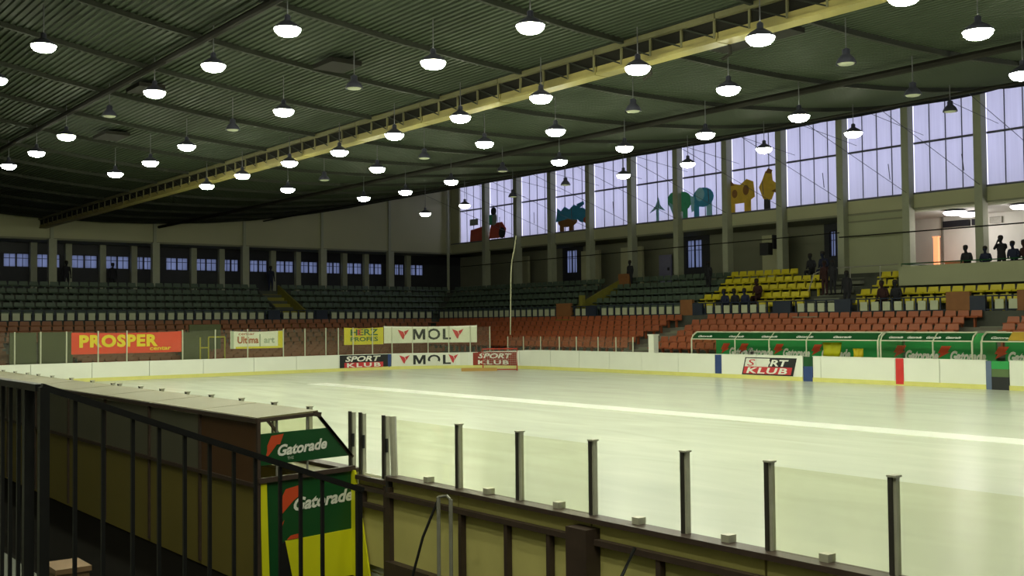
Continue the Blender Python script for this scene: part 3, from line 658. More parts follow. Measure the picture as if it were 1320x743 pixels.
# ------------------------------------------------------------------ goal by the corner
gl = thing('ice_hockey_goal', 'red framed hockey goal with grey net standing askew by the corner boards', 'goal', (34.9, 45.9, 0))
pr, pl = Vector((35.65, 45.3, 0)), Vector((34.22, 46.42, 0)); bk = Vector((0.55, 0.70, 0)).normalized()
fr = MB().tube([pr, pr + Vector((0, 0, 1.16)), pl + Vector((0, 0, 1.16)), pl], 0.04, 8).build('goal_frame', 'goal_red', gl)
b0, b1_ = pr + bk * 0.85, pl + bk * 0.85; c0, c1 = pr + bk * 0.45 + Vector((0, 0, 1.14)), pl + bk * 0.45 + Vector((0, 0, 1.14))
MB().tube([pr + Vector((0, 0, 0.03)), b0 + Vector((0, 0, 0.03)), b1_ + Vector((0, 0, 0.03)), pl + Vector((0, 0, 0.03))], 0.03, 6).build('base_bar', 'goal_red', gl)
MB().tube([pr + Vector((0, 0, 1.15)), c0, c1, pl + Vector((0, 0, 1.15))], 0.022, 6).build('top_bar', 'goal_red', gl)
nm = MB()
def net(a, b, c, d, n, m_):
    for i in range(n + 1):
        t = i / n; nm.bar(a.lerp(b, t), d.lerp(c, t), 0.010)
    for j in range(m_ + 1):
        t = j / m_; nm.bar(a.lerp(d, t), b.lerp(c, t), 0.010)
net(c0, c1, b1_, b0, 16, 10); net(pr + Vector((0, 0, 1.15)), c0, b0, pr, 6, 10); net(pl + Vector((0, 0, 1.15)), c1, b1_, pl, 6, 10)
o = nm.build('net', 'net', gl); o['kind'] = 'stuff'
q = MB(); pp = pl + Vector((-0.35, -0.1, 0))
q.prism([pp + Vector((-0.75, 0.55, 0)), pp + Vector((0.75, -0.6, 0)), pp + Vector((0.95, -0.35, 0)), pp + Vector((-0.55, 0.8, 0))], (0.02, 0.02, 0.16))
tag(q.build('pad', 'orange_pad'), 'flat orange pad lying on the ice beside the goal', 'pad')

# ------------------------------------------------------------------ players' shelters behind the far boards
def lettering_on(me, origin, ex, ey, name, m, parent):
    o_, a, b = Vector(origin), Vector(ex), Vector(ey)
    return place(name, map_mesh(me, lambda x, y: o_ + a * x + b * y), m, parent)
BOLT = [(0.30, 1.0), (1.0, 1.0), (0.70, 0.52), (0.92, 0.52), (0.02, 0.0), (0.22, 0.40), (0.0, 0.40)]
def shelter(label, y0, y1, logos, yellow_from=None, small=6):
    """y0 > y1: runs towards the camera end"""
    t = thing('players_shelter', label, 'shelter', (38.4, (y0 + y1) / 2, 0), 'players shelters behind the far boards')
    MB().box(39.3, 39.4, y1, y0, 0.0, 1.98).build('back_panel', 'green_panel', t)
    MB().prism([(37.62, y0, 1.72), (37.98, y0, 2.02), (37.98, y1, 2.02), (37.62, y1, 1.72)], (0.015, 0, -0.015)).build('front_canopy', 'green_dark', t)
    MB().box(37.98, 39.35, y1, y0, 2.0, 2.02).build('roof_sheet', 'plexi_far', t)
    for y in (y0, y1):
        MB().tube([(37.6, y, 0.0), (37.6, y, 1.70), (37.7, y, 1.88), (37.98, y, 2.03), (39.35, y, 2.03)], 0.035, 6).build('end_frame', 'post_pale', t)
        MB().prism([(37.65, y, 0.9), (39.3, y, 0.9), (39.3, y, 1.95), (38.0, y, 1.95), (37.65, y, 1.7)], (0, 0.01, 0)).build('side_pane', 'plexi_far', t)
    MB().tube([(37.98, y0, 2.03), (37.98, y1, 2.03)], 0.03, 6).build('top_rail', 'post_pale', t)
    MB().tube([(37.6, y0, 1.71), (37.6, y1, 1.71)], 0.026, 6).build('front_rail', 'post_pale', t)
    MB().box(38.55, 38.95, y1 + 0.1, y0 - 0.1, 0.42, 0.48).build('bench', 'timber', t)
    for b in logos:
        lettering_on(poly_mesh([(x * 0.58, y * 0.48) for x, y in BOLT]), (39.285, b + 0.3, 1.0), (0, -1, 0), (0, 0, 1), 'emblem', 'bolt_red', t)
        lettering_on(text_mesh('Gatorade', bold=0.05, shear=0.3, width=1.45, height=0.42), (39.285, b - 0.22, 0.88), (0, -1, 0), (0, 0, 1), 'lettering', 'white_print', t)
    L = (y0 - y1)
    for i in range(small):
        yy = y0 - 0.3 - (L - 0.6) * i / small
        lettering_on(text_mesh('Gatorade', bold=0.02, shear=0.3, width=min(0.85, (L - 0.6) / small * 0.75), height=0.13), (37.70, yy, 1.80), (0, -1, 0), (0.76, 0, 0.65), 'lettering', 'white_print', t)
    return t
s1_ = shelter('long green shelter with pale tube frame near the far blue line mark', 34.6, 24.75, [34.9 - 0.9, 32.9, 30.9, 28.85], small=5)
lettering_on(poly_mesh([(x * 0.5, y * 0.3) for x, y in BOLT]), (37.69, 28.1, 1.74), (0, -1, 0), (0.76, 0, 0.65), 'emblem', 'bolt_red', s1_)
lettering_on(text_mesh('Gatorade', bold=0.03, shear=0.3, width=1.5, height=0.24), (37.68, 27.6, 1.76), (0, -1, 0), (0.76, 0, 0.65), 'lettering', 'white_print', s1_)
for y in (32.0, 30.1, 28.15): MB().tube([(37.6, y, 1.0), (37.6, y, 1.71), (37.98, y, 2.03)], 0.028, 6).build('frame_post', 'post_pale', s1_)
s2_ = shelter('short green shelter with pale tube frame behind the red line mark', 24.63, 20.84, [24.84, 22.9], small=4)
MB().tube([(37.6, 22.4, 1.0), (37.6, 22.4, 1.71), (37.98, 22.4, 2.03)], 0.028, 6).build('frame_post', 'post_pale', s2_)
s3_ = shelter('green shelter with mustard canopy end behind the black and green gate', 20.48, 14.0, [20.9 - 0.3, 18.6], small=1)
MB().prism([(37.60, 19.5, 1.74), (37.96, 19.5, 2.04), (37.96, 14, 2.04), (37.60, 14, 1.74)], (-0.01, 0, 0.01)).build('canopy_band', mat('canopy_mustard', (0.42, 0.27, 0.03), 0.6), s3_)
def cloth_hang(label, y, w, z0, z1, m):
    q = MB(); n = 8; vs = []
    for i in range(n + 1):
        for j in range(5):
            vs.append((38.3 + 0.05 * math.sin(i * 1.7 + j * 0.8), y + w / 2 - w * i / n * (1 - 0.18 * (4 - j) / 4), z0 + (z1 - z0) * j / 4))
    q.add(vs, [(i * 5 + j, i * 5 + 5 + j, i * 5 + 6 + j, i * 5 + 1 + j) for i in range(n) for j in range(4)])
    o = q.build('cloth', m, None, True); md = o.modifiers.new('thick', 'SOLIDIFY'); md.thickness = 0.03
    return tag(o, label, 'cloth')
cloth_hang('large bright yellow cloth draped inside the long green shelter', 27.35, 0.95, 1.02, 1.60, 'yellow_panel')
cloth_hang('small golden cloth draped low inside the long green shelter', 26.1, 0.5, 0.98, 1.36, 'text_yellow')

# ------------------------------------------------------------------ boards nearest the camera, seen from behind
nb = thing('dasher_boards', 'mustard backed boards with dark brown steel frame and glass posts along the near side', 'boards', (X0, 6, 0))
ys = [(-3.5, -1.0), (-1.0, 0.9), (0.9, 2.75), (2.75, 4.66), (4.66, 6.38), (6.38, 8.2), (8.2, 9.36), (10.13, 12.0)] + [(12.0 + 2.4 * i, 14.4 + 2.4 * i) for i in range(14)]
for a, b in ys:
    MB().box(5.75, 5.81, a + 0.01, b - 0.01, 0.05, 1.02).build('board_panel', 'board_back', nb)
MB().box(5.81, 5.825, -3.9, 46, 0.02, 1.02).build('board_lining', 'board', nb); MB().box(5.825, 5.845, -3.9, 46, 0.0, 0.17).build('kick_strip', 'yellow_kick', nb)
MB().box(5.68, 5.84, -3.9, 9.36, 1.02, 1.06).build('top_rail', 'brown_steel', nb); MB().box(5.68, 5.84, 10.13, 46, 1.02, 1.06).build('top_rail', 'brown_steel', nb)
MB().box(5.68, 5.74, -3.9, 9.36, 0.855, 0.90).build('middle_rail', 'brown_steel', nb); MB().box(5.66, 5.75, -3.9, 9.36, 0.0, 0.22).build('base_rail', 'brown_steel', nb)
for y in (8.1, 7.42, 6.85, 5.6, 4.62, 3.72, 2.7, 1.8, 0.9):
    MB().box(5.69, 5.745, y - 0.022, y + 0.022, 0.2, 0.86).build('stud', 'brown_steel', nb)
MB().box(5.60, 5.75, 6.28, 6.52, 0.0, 0.98).build('stud', 'brown_steel', nb)
MB().box(5.62, 5.70, 6.36, 6.45, 0.05, 0.85).build('hinge_cover', 'black', nb)
posts = [8.26, 7.35, 6.41, 5.42, 4.66, 3.73, 2.75, 1.8, 0.85, -0.1]
far_posts = [11.23, 12.15, 13.1, 14.08, 14.94, 15.95, 16.86, 17.87, 18.2, 19.3, 20.54, 21.79, 22.78, 23.61, 24.61, 25.63, 26.7, 27.8]
def glass_post(y, z1=1.645, z0=0.55):
    p = MB().box(5.79, 5.83, y - 0.022, y + 0.022, z0, z1).build('glass_post', 'post', nb)
    MB().box(5.775, 5.79, y - 0.002, y + 0.026, z0, z1 + 0.01).build('post_cover', 'post_dark', p)
    MB().box(5.77, 5.84, y - 0.03, y + 0.03, z1, z1 + 0.012).build('post_cap', 'post', p)
for y in posts: glass_post(y)
for y in far_posts: glass_post(y, 1.645, 1.0)
for y in (8.78, 7.81, 6.84, 5.91, 5.03, 4.22, 3.3):
    MB().box(5.77, 5.85, y - 0.035, y + 0.035, 1.06, 1.11).build('glass_clip', 'post', nb)
for a, b in ((8.26, 7.35), (7.35, 6.41), (4.66, 3.73), (3.73, 2.75), (2.75, 1.8), (9.38, 8.26)):
    MB().box(5.806, 5.816, b + 0.025, a - 0.025, 1.06, 1.62).build('glass_pane', 'plexi', nb)
allp = sorted(far_posts)
for a, b in zip(allp[:-1], allp[1:]):
    MB().box(5.806, 5.816, a + 0.025, b - 0.025, 1.06, 1.62).build('glass_pane', 'plexi', nb)
# gate of two leaves' posts beside the shelter
gt = thing('rink_gate', 'mustard gate with brown bars and doubled alloy posts next to the green end panel', 'gate', (5.78, 9.7, 0))
MB().box(5.76, 5.80, 9.40, 10.02, 0.1, 1.0).build('gate_panel', 'board_back', gt)
for z in (0.99, 0.89, 0.72): MB().box(5.69, 5.75, 9.42, 10.0, z - 0.022, z + 0.022).build('gate_rail', 'brown_steel', gt)
MB().box(5.69, 5.75, 9.86, 9.91, 0.72, 0.9).build('gate_stile', 'brown_steel', gt)
for y, z0 in ((10.25, 1.0), (10.03, 0.9), (9.56, 0.7)):
    p = MB().box(5.79, 5.83, y - 0.03, y + 0.03, z0, 1.645).build('gate_post', 'post', gt); MB().box(5.77, 5.79, y - 0.012, y + 0.03, z0, 1.655).build('post_cover', 'post_dark', p)
    MB().box(5.775, 5.80, y - 0.05, y - 0.03, 1.28, 1.42).build('latch', 'black', p)
q = MB().box(5.70, 5.83, 9.33, 9.45, 0.0, 0.95); p = q.build('gate_post', 'brown_steel', gt)
MB().tube([(5.79, 9.37, 0.9), (5.79, 9.385, 1.25), (5.80, 9.42, 1.65)], 0.036, 8).build('post_tube', 'post', p)
MB().tube([(5.74, 9.39, 0.90), (5.74, 9.39, 1.06)], 0.045, 8).build('post_socket', 'post_dark', p)

# ------------------------------------------------------------------ shelter of the near bench with its printed end panel
sh = thing('bench_shelter', 'long low bench shelter with khaki roof and green and yellow printed end panel', 'shelter', (5.2, 10.1, 0))
YP = 10.1
bays = [10.1, 11.6, 13.2, 14.9, 16.6, 18.4, 20.2, 22.0, 23.8, 25.6, 27.4]
for i, (a, b) in enumerate(zip(bays[:-1], bays[1:])):
    o = MB().prism([(4.64, a + 0.01, 1.645), (5.32, a + 0.01, 1.68), (5.32, b - 0.01, 1.68), (4.64, b - 0.01, 1.645)], (0, 0, 0.02)).build('roof_panel', 'roof_sheet', sh)
    MB().box(4.66, 4.68, a + 0.01, b - 0.01, 1.0, 1.60).build('upper_back_panel', 'brown_panel' if i == 0 else 'grey_panel', sh)
    MB().box(4.66, 4.69, a + 0.005, b - 0.005, -0.04, 0.97).build('lower_back_panel', 'mustard', sh)
    MB().bar((4.65, a, 0), (4.65, a, 1.66), 0.035).build('frame_post', 'brown_steel', sh)
    MB().bar((5.30, a, 1.67), (5.70, a, 1.2), 0.03).build('sloping_bar', 'brown_steel', sh)
    MB().prism([(5.32, a + 0.03, 1.665), (5.70, a + 0.03, 1.2), (5.70, b - 0.03, 1.2), (5.32, b - 0.03, 1.665)], (0.006, 0, 0.005)).build('sloping_pane', 'plexi', sh)
MB().bar((4.64, YP, 1.635), (4.64, 27.4, 1.635), 0.035, 0.045).build('back_rail', 'brown_steel', sh)
MB().bar((4.64, YP, 0.985), (4.64, 27.4, 0.985), 0.03, 0.04).build('waist_rail', 'brown_steel', sh)
MB().bar((5.31, YP, 1.66), (5.31, 27.4, 1.66), 0.03, 0.03).build('front_rail', 'brown_steel', sh)
MB().bar((4.64, YP, 1.635), (5.32, YP, 1.665), 0.03, 0.035).bar((5.26, YP, 1.67), (5.34, YP, 1.655), 0.05, 0.05).build('end_roof_bar', 'brown_steel', sh)
MB().bar((5.31, YP, 1.66), (5.72, YP, 1.185), 0.03).build('end_slope_bar', 'brown_steel', sh)
MB().bar((4.64, YP - 0.01, 1.035), (5.74, YP - 0.01, 1.07), 0.04, 0.05).build('end_waist_bar', 'brown_steel', sh)
for x in (4.86, 5.2): MB().bar((x, YP + 0.02, 1.05), (x, YP + 0.02, 1.65), 0.018).build('end_rod', 'steel_grey', sh)
MB().box(4.7, 5.1, 10.2, 27.3, 0.40, 0.46).build('bench', 'timber', sh)
MB().box(5.35, 5.74, 10.15, 27.3, 0.98, 1.02).build('shelf', 'roof_sheet', sh)
def pan(pts, m, name, y=YP, th=0.012): return MB().prism([(x, y, z) for x, z in pts], (0, th, 0)).build(name, m, sh)
pan([(4.667, 1.50), (5.43, 1.515), (5.70, 1.205), (4.667, 1.185)], 'green_dark', 'upper_end_panel')
pan([(4.70, 1.03), (5.70, 1.06), (5.70, -0.05), (4.70, -0.05)], 'green_dark', 'lower_end_panel')
pan([(4.66, 1.01), (4.735, 1.01), (4.765, -0.05), (4.69, -0.05)], 'yellow_panel', 'panel_edge', YP - 0.012)
MB().prism([(5.70, 10.1, 1.05), (5.70, 10.03, 1.05), (5.70, 9.72, -0.05), (5.70, 10.1, -0.05)], (0.02, 0, 0)).build('panel_edge', 'yellow_panel', sh)
pan([(4.934, 0.405), (5.70, 0.435), (5.70, -0.05), (5.03, -0.05)], 'yellow_panel', 'yellow_lower_sheet', YP - 0.014)
pan([(4.86, 0.34), (4.934, 0.405), (5.03, -0.05), (4.92, -0.05)], 'black', 'panel_slot', YP - 0.010)
def on_end(me, x0, z0, tilt, name, m, y=YP - 0.006):
    return lettering_on(me, (x0, y, z0), (math.cos(tilt), 0, math.sin(tilt)), (-math.sin(tilt), 0, math.cos(tilt)), name, m, sh)
def raw(pts, m, name, y): return place(name, map_mesh(poly_mesh(pts), lambda a, b: (a, y, b)), m, sh)
raw([(4.79, 1.475), (4.925, 1.487), (4.885, 1.385), (4.85, 1.385), (4.72, 1.235), (4.745, 1.33), (4.745, 1.38)], 'bolt_red', 'emblem', YP - 0.004)
raw([(4.945, 0.925), (5.115, 0.955), (5.09, 0.84), (5.03, 0.80), (4.89, 0.665), (4.905, 0.78), (4.91, 0.86)], 'bolt_red', 'emblem', YP - 0.004)
raw([(4.915, 0.60), (4.93, 0.62), (4.885, 0.50), (4.875, 0.53)], 'bolt_red', 'emblem', YP - 0.004)
raw([(4.945, 0.415), (4.99, 0.455), (5.10, 0.468), (5.09, 0.42)], 'bolt_red', 'emblem', YP - 0.02)
on_end(text_mesh('Gatorade', bold=0.035, shear=0.32, width=0.56, height=0.115), 4.86, 1.262, 0.07, 'lettering', 'white_print')
on_end(text_mesh('THE', bold=0.01, width=0.07, height=0.03), 4.965, 1.222, 0.05, 'lettering', 'grey_print')
on_end(text_mesh('Gatorade', bold=0.035, shear=0.32, width=0.69, height=0.135), 5.035, 0.69, 0.06, 'lettering', 'white_print')

# ------------------------------------------------------------------ stair railing between the camera and the bench shelter
rl = thing('stair_railing', 'black steel stair railing sloping down in front of the bench shelter', 'railing', (2.0, 4.9, 1.0))
tx = [1.28, 1.40, 1.52, 1.65, 1.77, 1.89, 2.01, 2.13, 2.24, 2.37, 2.48, 2.60, 2.81]
def rz(x): return 2.335 - (x - 1.28) * 0.385
MB().bar((1.26, 4.9, rz(1.26)), (2.83, 4.9, rz(2.83)), 0.036, 0.028).build('handrail', 'black', rl)
MB().bar((1.26, 4.9, rz(1.26) - 1.02), (2.83, 4.9, rz(2.83) - 1.02), 0.03, 0.03).build('bottom_rail', 'black', rl)
for x in tx[1:-1]: MB().bar((x, 4.9, rz(x) - 1.02), (x, 4.9, rz(x)), 0.016).build('baluster', 'black', rl)
MB().bar((2.81, 4.9, 0.4), (2.81, 4.9, rz(2.81)), 0.028).build('end_post', 'black', rl)
MB().bar((1.27, 4.9, 1.0), (1.27, 4.9, 2.34), 0.04).build('corner_post', 'black', rl)
l2 = thing('landing_railing', 'black steel railing running level beside the landing next to the stairs', 'railing', (1.27, 6.0, 1.3))
MB().bar((1.27, 4.95, 2.335), (1.27, 9.0, 2.335), 0.045, 0.03).build('handrail', 'black', l2)
MB().bar((1.27, 4.95, 1.36), (1.27, 9.0, 1.36), 0.03, 0.03).build('bottom_rail', 'black', l2)
MB().bar((1.27, 5.15, 1.0), (1.27, 5.15, 2.33), 0.042).build('post', 'black', l2)
yy = 5.32
while yy < 9.0:
    MB().bar((1.27, yy, 1.34), (1.27, yy, 2.33), 0.016).build('baluster', 'black', l2); yy += 0.15
# near terrace, stairs and floor under the camera
nt_ = thing('near_terrace', 'dim concrete landing and steps beside the black railings', 'stand', (0, 3, 0))
MB().box(-5.9, 1.22, -8, 3.6, -0.06, 1.0).build('landing', 'concrete_dark', nt_); MB().box(-5.9, 1.22, 3.6, 9.5, -0.06, 1.0).build('landing', 'concrete_dark', nt_)
for k in range(7): MB().box(1.25 + 0.28 * k, 1.53 + 0.28 * k, 3.4, 4.86, -0.06, 1.0 - 0.13 * (k + 1)).build('stair_step', 'concrete_dark', nt_)
for k in range(5): MB().box(1.45 - 0.26 * (k + 1), 1.45 - 0.26 * k, 6.6, 9.4, 1.0, 1.22 + 0.16 * k).build('step', 'aisle_grey', nt_)
MB().box(1.45, 1.75, 6.6, 9.4, -0.06, 1.12).build('step', 'concrete_dark', nt_)
bxo = thing('wooden_crate', 'small brown wooden crate behind the stair railing', 'crate', (1.82, 6.55, -0.06))
MB().box(1.76, 1.94, 6.5, 6.75, -0.06, 1.18).build('crate_body', 'timber', bxo); MB().box(1.75, 1.95, 6.49, 6.76, 1.18, 1.21).build('crate_lid', 'timber', bxo)

# things leaning on the near boards
tag(MB().tube([(5.62, 8.33, 0.98), (5.50, 8.42, 0.62), (5.38, 8.50, 0.10), (5.30, 8.52, -0.05)], 0.014, 6).build('hockey_stick', 'black'), 'thin dark stick leaning on the boards beside the small steel stand', 'stick')
tag(MB().tube([(5.62, 5.76, 0.93), (5.5, 5.80, 0.7), (5.3, 5.95, -0.05)], 0.014, 6).build('hockey_stick', 'black'), 'thin dark stick leaning on the boards between two glass posts', 'stick')
fr_ = thing('steel_stand', 'small pale steel frame with two uprights standing against the near boards', 'stand', (5.4, 7.92, 0))
for y in (8.01, 7.82): MB().tube([(5.4, y, -0.06), (5.4, y, 1.05)], 0.018, 8).build('upright', 'steel_grey', fr_)
MB().tube([(5.4, 8.01, 1.05), (5.43, 7.92, 1.07), (5.4, 7.82, 1.05)], 0.012, 6).build('crossbar', 'steel_grey', fr_); MB().tube([(5.4, 8.01, 0.3), (5.4, 7.82, 0.3)], 0.012, 6).build('crossbar', 'steel_grey', fr_)
for y in (8.01, 7.82): MB().box(5.25, 5.55, y - 0.02, y + 0.02, -0.06, -0.03).build('foot', 'steel_grey', fr_)

# ------------------------------------------------------------------ yellow lattice beam under the roof
bt = thing('lattice_beam', 'long yellow rust-stained lattice beam hanging under the roof along the rink', 'beam', (18.4, 25, 8.9))
XB = 18.45
for a in range(-20, 72, 4):
    MB().box(XB - 0.10, XB + 0.32, a + 0.02, a + 4 - 0.02, 8.80, 8.87).build('lower_flange', 'beam_yellow', bt)
    MB().box(XB - 0.06, XB - 0.02, a + 0.02, a + 4 - 0.02, 8.86, 9.02).build('lower_web', 'beam_yellow', bt)
    MB().box(XB - 0.16, XB - 0.02, a + 0.02, a + 4 - 0.02, 9.32, 9.44).build('upper_chord', 'beam_dull', bt)
    for j in range(4):
        MB().bar((XB - 0.05, a + j + 0.1, 8.9), (XB - 0.05, a + j + 0.1, 9.36), 0.05).build('lattice_upright', 'beam_dull', bt)
    q = MB()
    for j in range(4): q.bar((XB - 0.05, a + j + 0.1, 8.92), (XB - 0.05, a + j + 1.1, 9.34), 0.035)
    q.build('lattice_diagonal', 'purlin', bt)
MB().box(XB - 0.02, XB + 0.02, -20, 72, 8.9, 9.4).build('cable_tray', 'pipe_dark', bt)
for y in (16.0, 18.5): MB().tube([(XB + 0.3, y, 9.0), (XB + 0.36, y, 8.6), (XB + 0.3, y + 0.2, 8.5)], 0.04, 6).build('bracket', 'pipe_dark', bt)

# ------------------------------------------------------------------ bell lamps
sh_me = MB().lathe([(0.31, 0.0), (0.30, 0.04), (0.22, 0.11), (0.12, 0.17), (0.07, 0.20), (0.07, 0.30), (0.04, 0.33)], 14, caps=False).mesh('lamp_shade'); sh_me.materials.append(MT['shade'])
sh_off = MB().lathe([(0.23, 0.0), (0.22, 0.05), (0.18, 0.13), (0.12, 0.19), (0.09, 0.22), (0.09, 0.33), (0.04, 0.36)], 14, caps=False).mesh('lamp_shade'); sh_off.materials.append(MT['shade'])
ln_on = MB().lathe([(0.292, 0.02), (0.285, -0.05), (0.22, -0.12), (0.11, -0.155), (0.01, -0.16)], 14).mesh('lamp_lens'); ln_on.materials.append(MT['lens'])  # wider and deeper than the unlit lens: glare bloom put into the shape
ln_off = MB().lathe([(0.20, 0.02), (0.17, -0.01), (0.08, -0.03), (0.01, -0.035)], 14).mesh('lamp_lens'); ln_off.materials.append(MT['lens_off'])
for me in (sh_me, sh_off, ln_on):
    for p in me.polygons: p.use_smooth = True
spot = bpy.data.lights.new('lamp_light', 'SPOT'); spot.energy = LAMP_W; spot.color = LAMP_COL; spot.spot_size = math.radians(150); spot.spot_blend = 0.6; spot.shadow_soft_size = 0.18
ROWS = {'A': (7.3, 'over the near bench shelters'), 'B': (10.75, 'below the dark pipe over the near ice'), 'C': (14.1, 'between the dark pipe and the yellow beam'), 'D': (17.95, 'under the yellow beam'),
        'E': (21.0, 'just past the yellow beam'), 'F': (25.7, 'below the second dark pipe'), 'H': (0.2, 'added as fill over the near landing'), 'I': (-3.2, 'added as fill over the near seating'), 'J': (2.6, 'added as fill over the near stairs'), 'G': (32.3, 'hung before the tall windows')}
def lamp(x, y, z, lit, label, group):
    t = thing('bell_lamp', label, 'lamp', (x, y, z), group)
    inst('lamp_shade', sh_me if lit else sh_off, t); inst('lamp_lens', ln_on if lit else ln_off, t)
    h = ceil_z(x) - z + 0.04
    me = MB().tube([(0, 0, 0.30), (0, 0, h)], 0.014, 5).mesh('hanging_rod'); me.materials.append(MT['cable']); inst('hanging_rod', me, t)
    if lit:
        l = bpy.data.objects.new('lamp_light', spot); COL.objects.link(l); l.parent = t; l.location = (0, 0, -0.19)
def lamp_row(key, ys, off, dz=1.0, slope=0.0):
    x, where = ROWS[key]; allv = sorted([(y, True) for y in ys] + [(y, False) for y in off], reverse=True); a = b = 0
    for y, lit in allv:
        if lit: a += 1; lab = 'lit bell lamp %s, %s from the end wall' % (where, ordinal(a))
        else: b += 1; lab = 'unlit bell lamp %s, %s from the end wall' % (where, ordinal(b))
        lamp(x + random.uniform(-0.1, 0.1), y, ceil_z(x) - dz - slope * max(0, y - 20) + random.uniform(-0.06, 0.06), lit, lab, ('lit' if lit else 'unlit') + ' bell lamps under the roof')
lamp_row('A', [28.4, 33.1, 20.4, 12.4, 4.4], [])
lamp_row('H', [8.0, 4.0, 0.0, -4.0], [])  # unseen row added to brighten the near boards and bench shelter
lamp_row('I', [6.0, 2.0, -2.0], [])  # extra row out of view, put in to lift the board backs
lamp_row('J', [7.0, 3.0, -1.0], [])  # fill row added out of sight to light the backs of the boards
lamp_row('B', [21.9, 25.9, 30.0, 38.4, 42.6, 46.9, 17.9, 9.9], [34.2])
lamp_row('C', [17.4, 21.1, 28.65, 36.3, 40.2, 44.1, 13.2, 5.2], [24.8, 32.3])
lamp_row('D', [11.1, 14.4, 18.0, 21.6, 25.2, 28.9, 32.6, 36.3, 40.2, 44.0], [])
lamp_row('E', [11.3, 17.9, 24.8, 28.25, 35.2, 42.4, 7.6, 3.6], [14.5, 21.3, 31.8, 39.3])  # the lamp at the lowest y is added out of view for more light
lamp_row('F', [12.75, 19.3, 22.85, 26.5, 30.0, 37.1, 40.6, 44.2, 8.8, 4.8], [15.7, 33.55])  # the two lowest-y lamps are added out of view to brighten the far ice
lamp_row('G', [22.1, 25.9, 29.7, 33.5, 45.2, 49.0, 14.2, 10.3, 6.5], [18.4, 37.4, 41.2], 0.92, 0.019)  # the last three lit lamps are unseen, added for light on the far ice

# stay cables between roof and window wall
for y in [62.0, 58.0, 54.0, 49.9, 45.9, 41.8, 37.8, 33.8, 29.9, 26.0, 22.0]:
    t = thing('stay_cable', 'pair of thin dark stay cables crossing the tall window bay', 'cable', (XW - 0.3, y, 11), 'stay cables before the tall windows')
    t['label'] = 'pair of thin dark stay cables crossing the %s tall window bay from the end wall' % ordinal(1 + len([1 for c in cols if c > y]))
    MB().tube([(44.6, y, ceil_z(44.6)), (49.75, y, 11.8)], 0.013, 5).build('upper_cable', 'cable', t); MB().tube([(40.9, y + 0.55, ceil_z(40.9)), (49.75, y + 0.9, 8.9)], 0.013, 5).build('lower_cable', 'cable', t)
    MB().tube([(47.9, y + 0.75, 9.5), (48.0, y + 0.9, 10.3)], 0.02, 5).build('turnbuckle', 'cable', t)
rp = thing('hanging_rope', 'pale rope hanging from a thin roof wire down to the corner of the rink', 'rope', (36.0, 46, 7.25))
MB().tube([(36.0, 45.7, 7.25), (36.0, 45.85, 6.6), (36.0, 46.1, 5.9), (36.0, 46.2, 5.2), (36.0, 46.3, 1.9)], 0.034, 6).build('rope', 'rope', rp); MB().tube([(36.0, 45.7, 7.25), (36.0, 45.6, ceil_z(36) + 0.03)], 0.008, 5).build('wire', 'cable', rp)

# ------------------------------------------------------------------ painted animal cut-outs standing on the window sill
def ell(y, z, a, b, n=16, rot=0.0):
    return [(y + a * math.cos(2 * PI * k / n) * math.cos(rot) - b * math.sin(2 * PI * k / n) * math.sin(rot), z + a * math.cos(2 * PI * k / n) * math.sin(rot) + b * math.sin(2 * PI * k / n) * math.cos(rot)) for k in range(n)]
def cutout(label, y, parts):
    t = thing('cutout_figure', label, 'decoration', (XW - 0.12, y, 8.95))
    for i, (name, m, pts) in enumerate(parts):
        d = 0.03 + 0.004 * i
        MB().prism([(XW - 0.08 - 0.006 * i, y - a, 8.97 + b) for a, b in pts], (d * 0.6, 0, 0)).build(name, m, t)
R4 = lambda y0, y1, z0, z1: [(y0, z0), (y1, z0), (y1, z1), (y0, z1)]
cutout('painted red cart cut-out with two grey riders on the window sill', 67.0, [
    ('cart', 'decor_red', [(-2.3, 0.0), (-0.2, 0.0), (0, 0.9), (-0.4, 1.1), (-2.2, 0.9)]), ('flag', 'decor_grey', R4(-2.3, -1.2, 1.25, 1.75)), ('engine', 'decor_red', [(0.2, 0.05), (2.2, 0.05), (2.4, 0.7), (1.9, 1.25), (0.5, 1.2)]),
    ('wheel', 'decor_dark', ell(1.9, 0.42, 0.42, 0.42)), ('rider', 'decor_grey', ell(0.9, 1.55, 0.38, 0.5)), ('rider_head', 'decor_dark', ell(0.85, 2.15, 0.34, 0.30)), ('scarf', 'decor_green', R4(0.3, 0.7, 1.1, 1.9))])
cutout('painted blue ox cut-out with brown belly and red muzzle on the window sill', 57.0, [
    ('leg', 'decor_brown', R4(-1.35, -0.9, 0, 0.6)), ('leg', 'decor_brown', R4(-0.35, 0.1, 0, 0.6)), ('belly', 'decor_brown', ell(-0.5, 0.65, 1.05, 0.38)),
    ('body', 'decor_blue', [(-1.75, 0.7), (-1.6, 1.7), (-1.2, 1.45), (-0.8, 1.75), (-0.3, 1.5), (0.2, 1.8), (0.7, 1.6), (1.0, 1.1), (0.5, 0.7), (-0.5, 0.85)]),
    ('head', 'decor_blue', ell(1.05, 1.0, 0.62, 0.5, rot=-0.5)), ('horn', 'decor_blue', [(0.6, 1.4), (1.3, 1.75), (1.2, 1.95), (0.5, 1.8)]), ('muzzle', 'decor_red', ell(1.55, 0.62, 0.34, 0.24))])
cutout('faint sky blue flower cut-out on the window sill', 48.7, [('stem', 'decor_sky', R4(-0.12, 0.12, 0, 0.9)), ('bloom', 'decor_sky', [(-0.7, 0.55), (0, 0.8), (0.7, 0.6), (0.25, 1.0), (0.1, 1.5), (-0.15, 1.0)])])
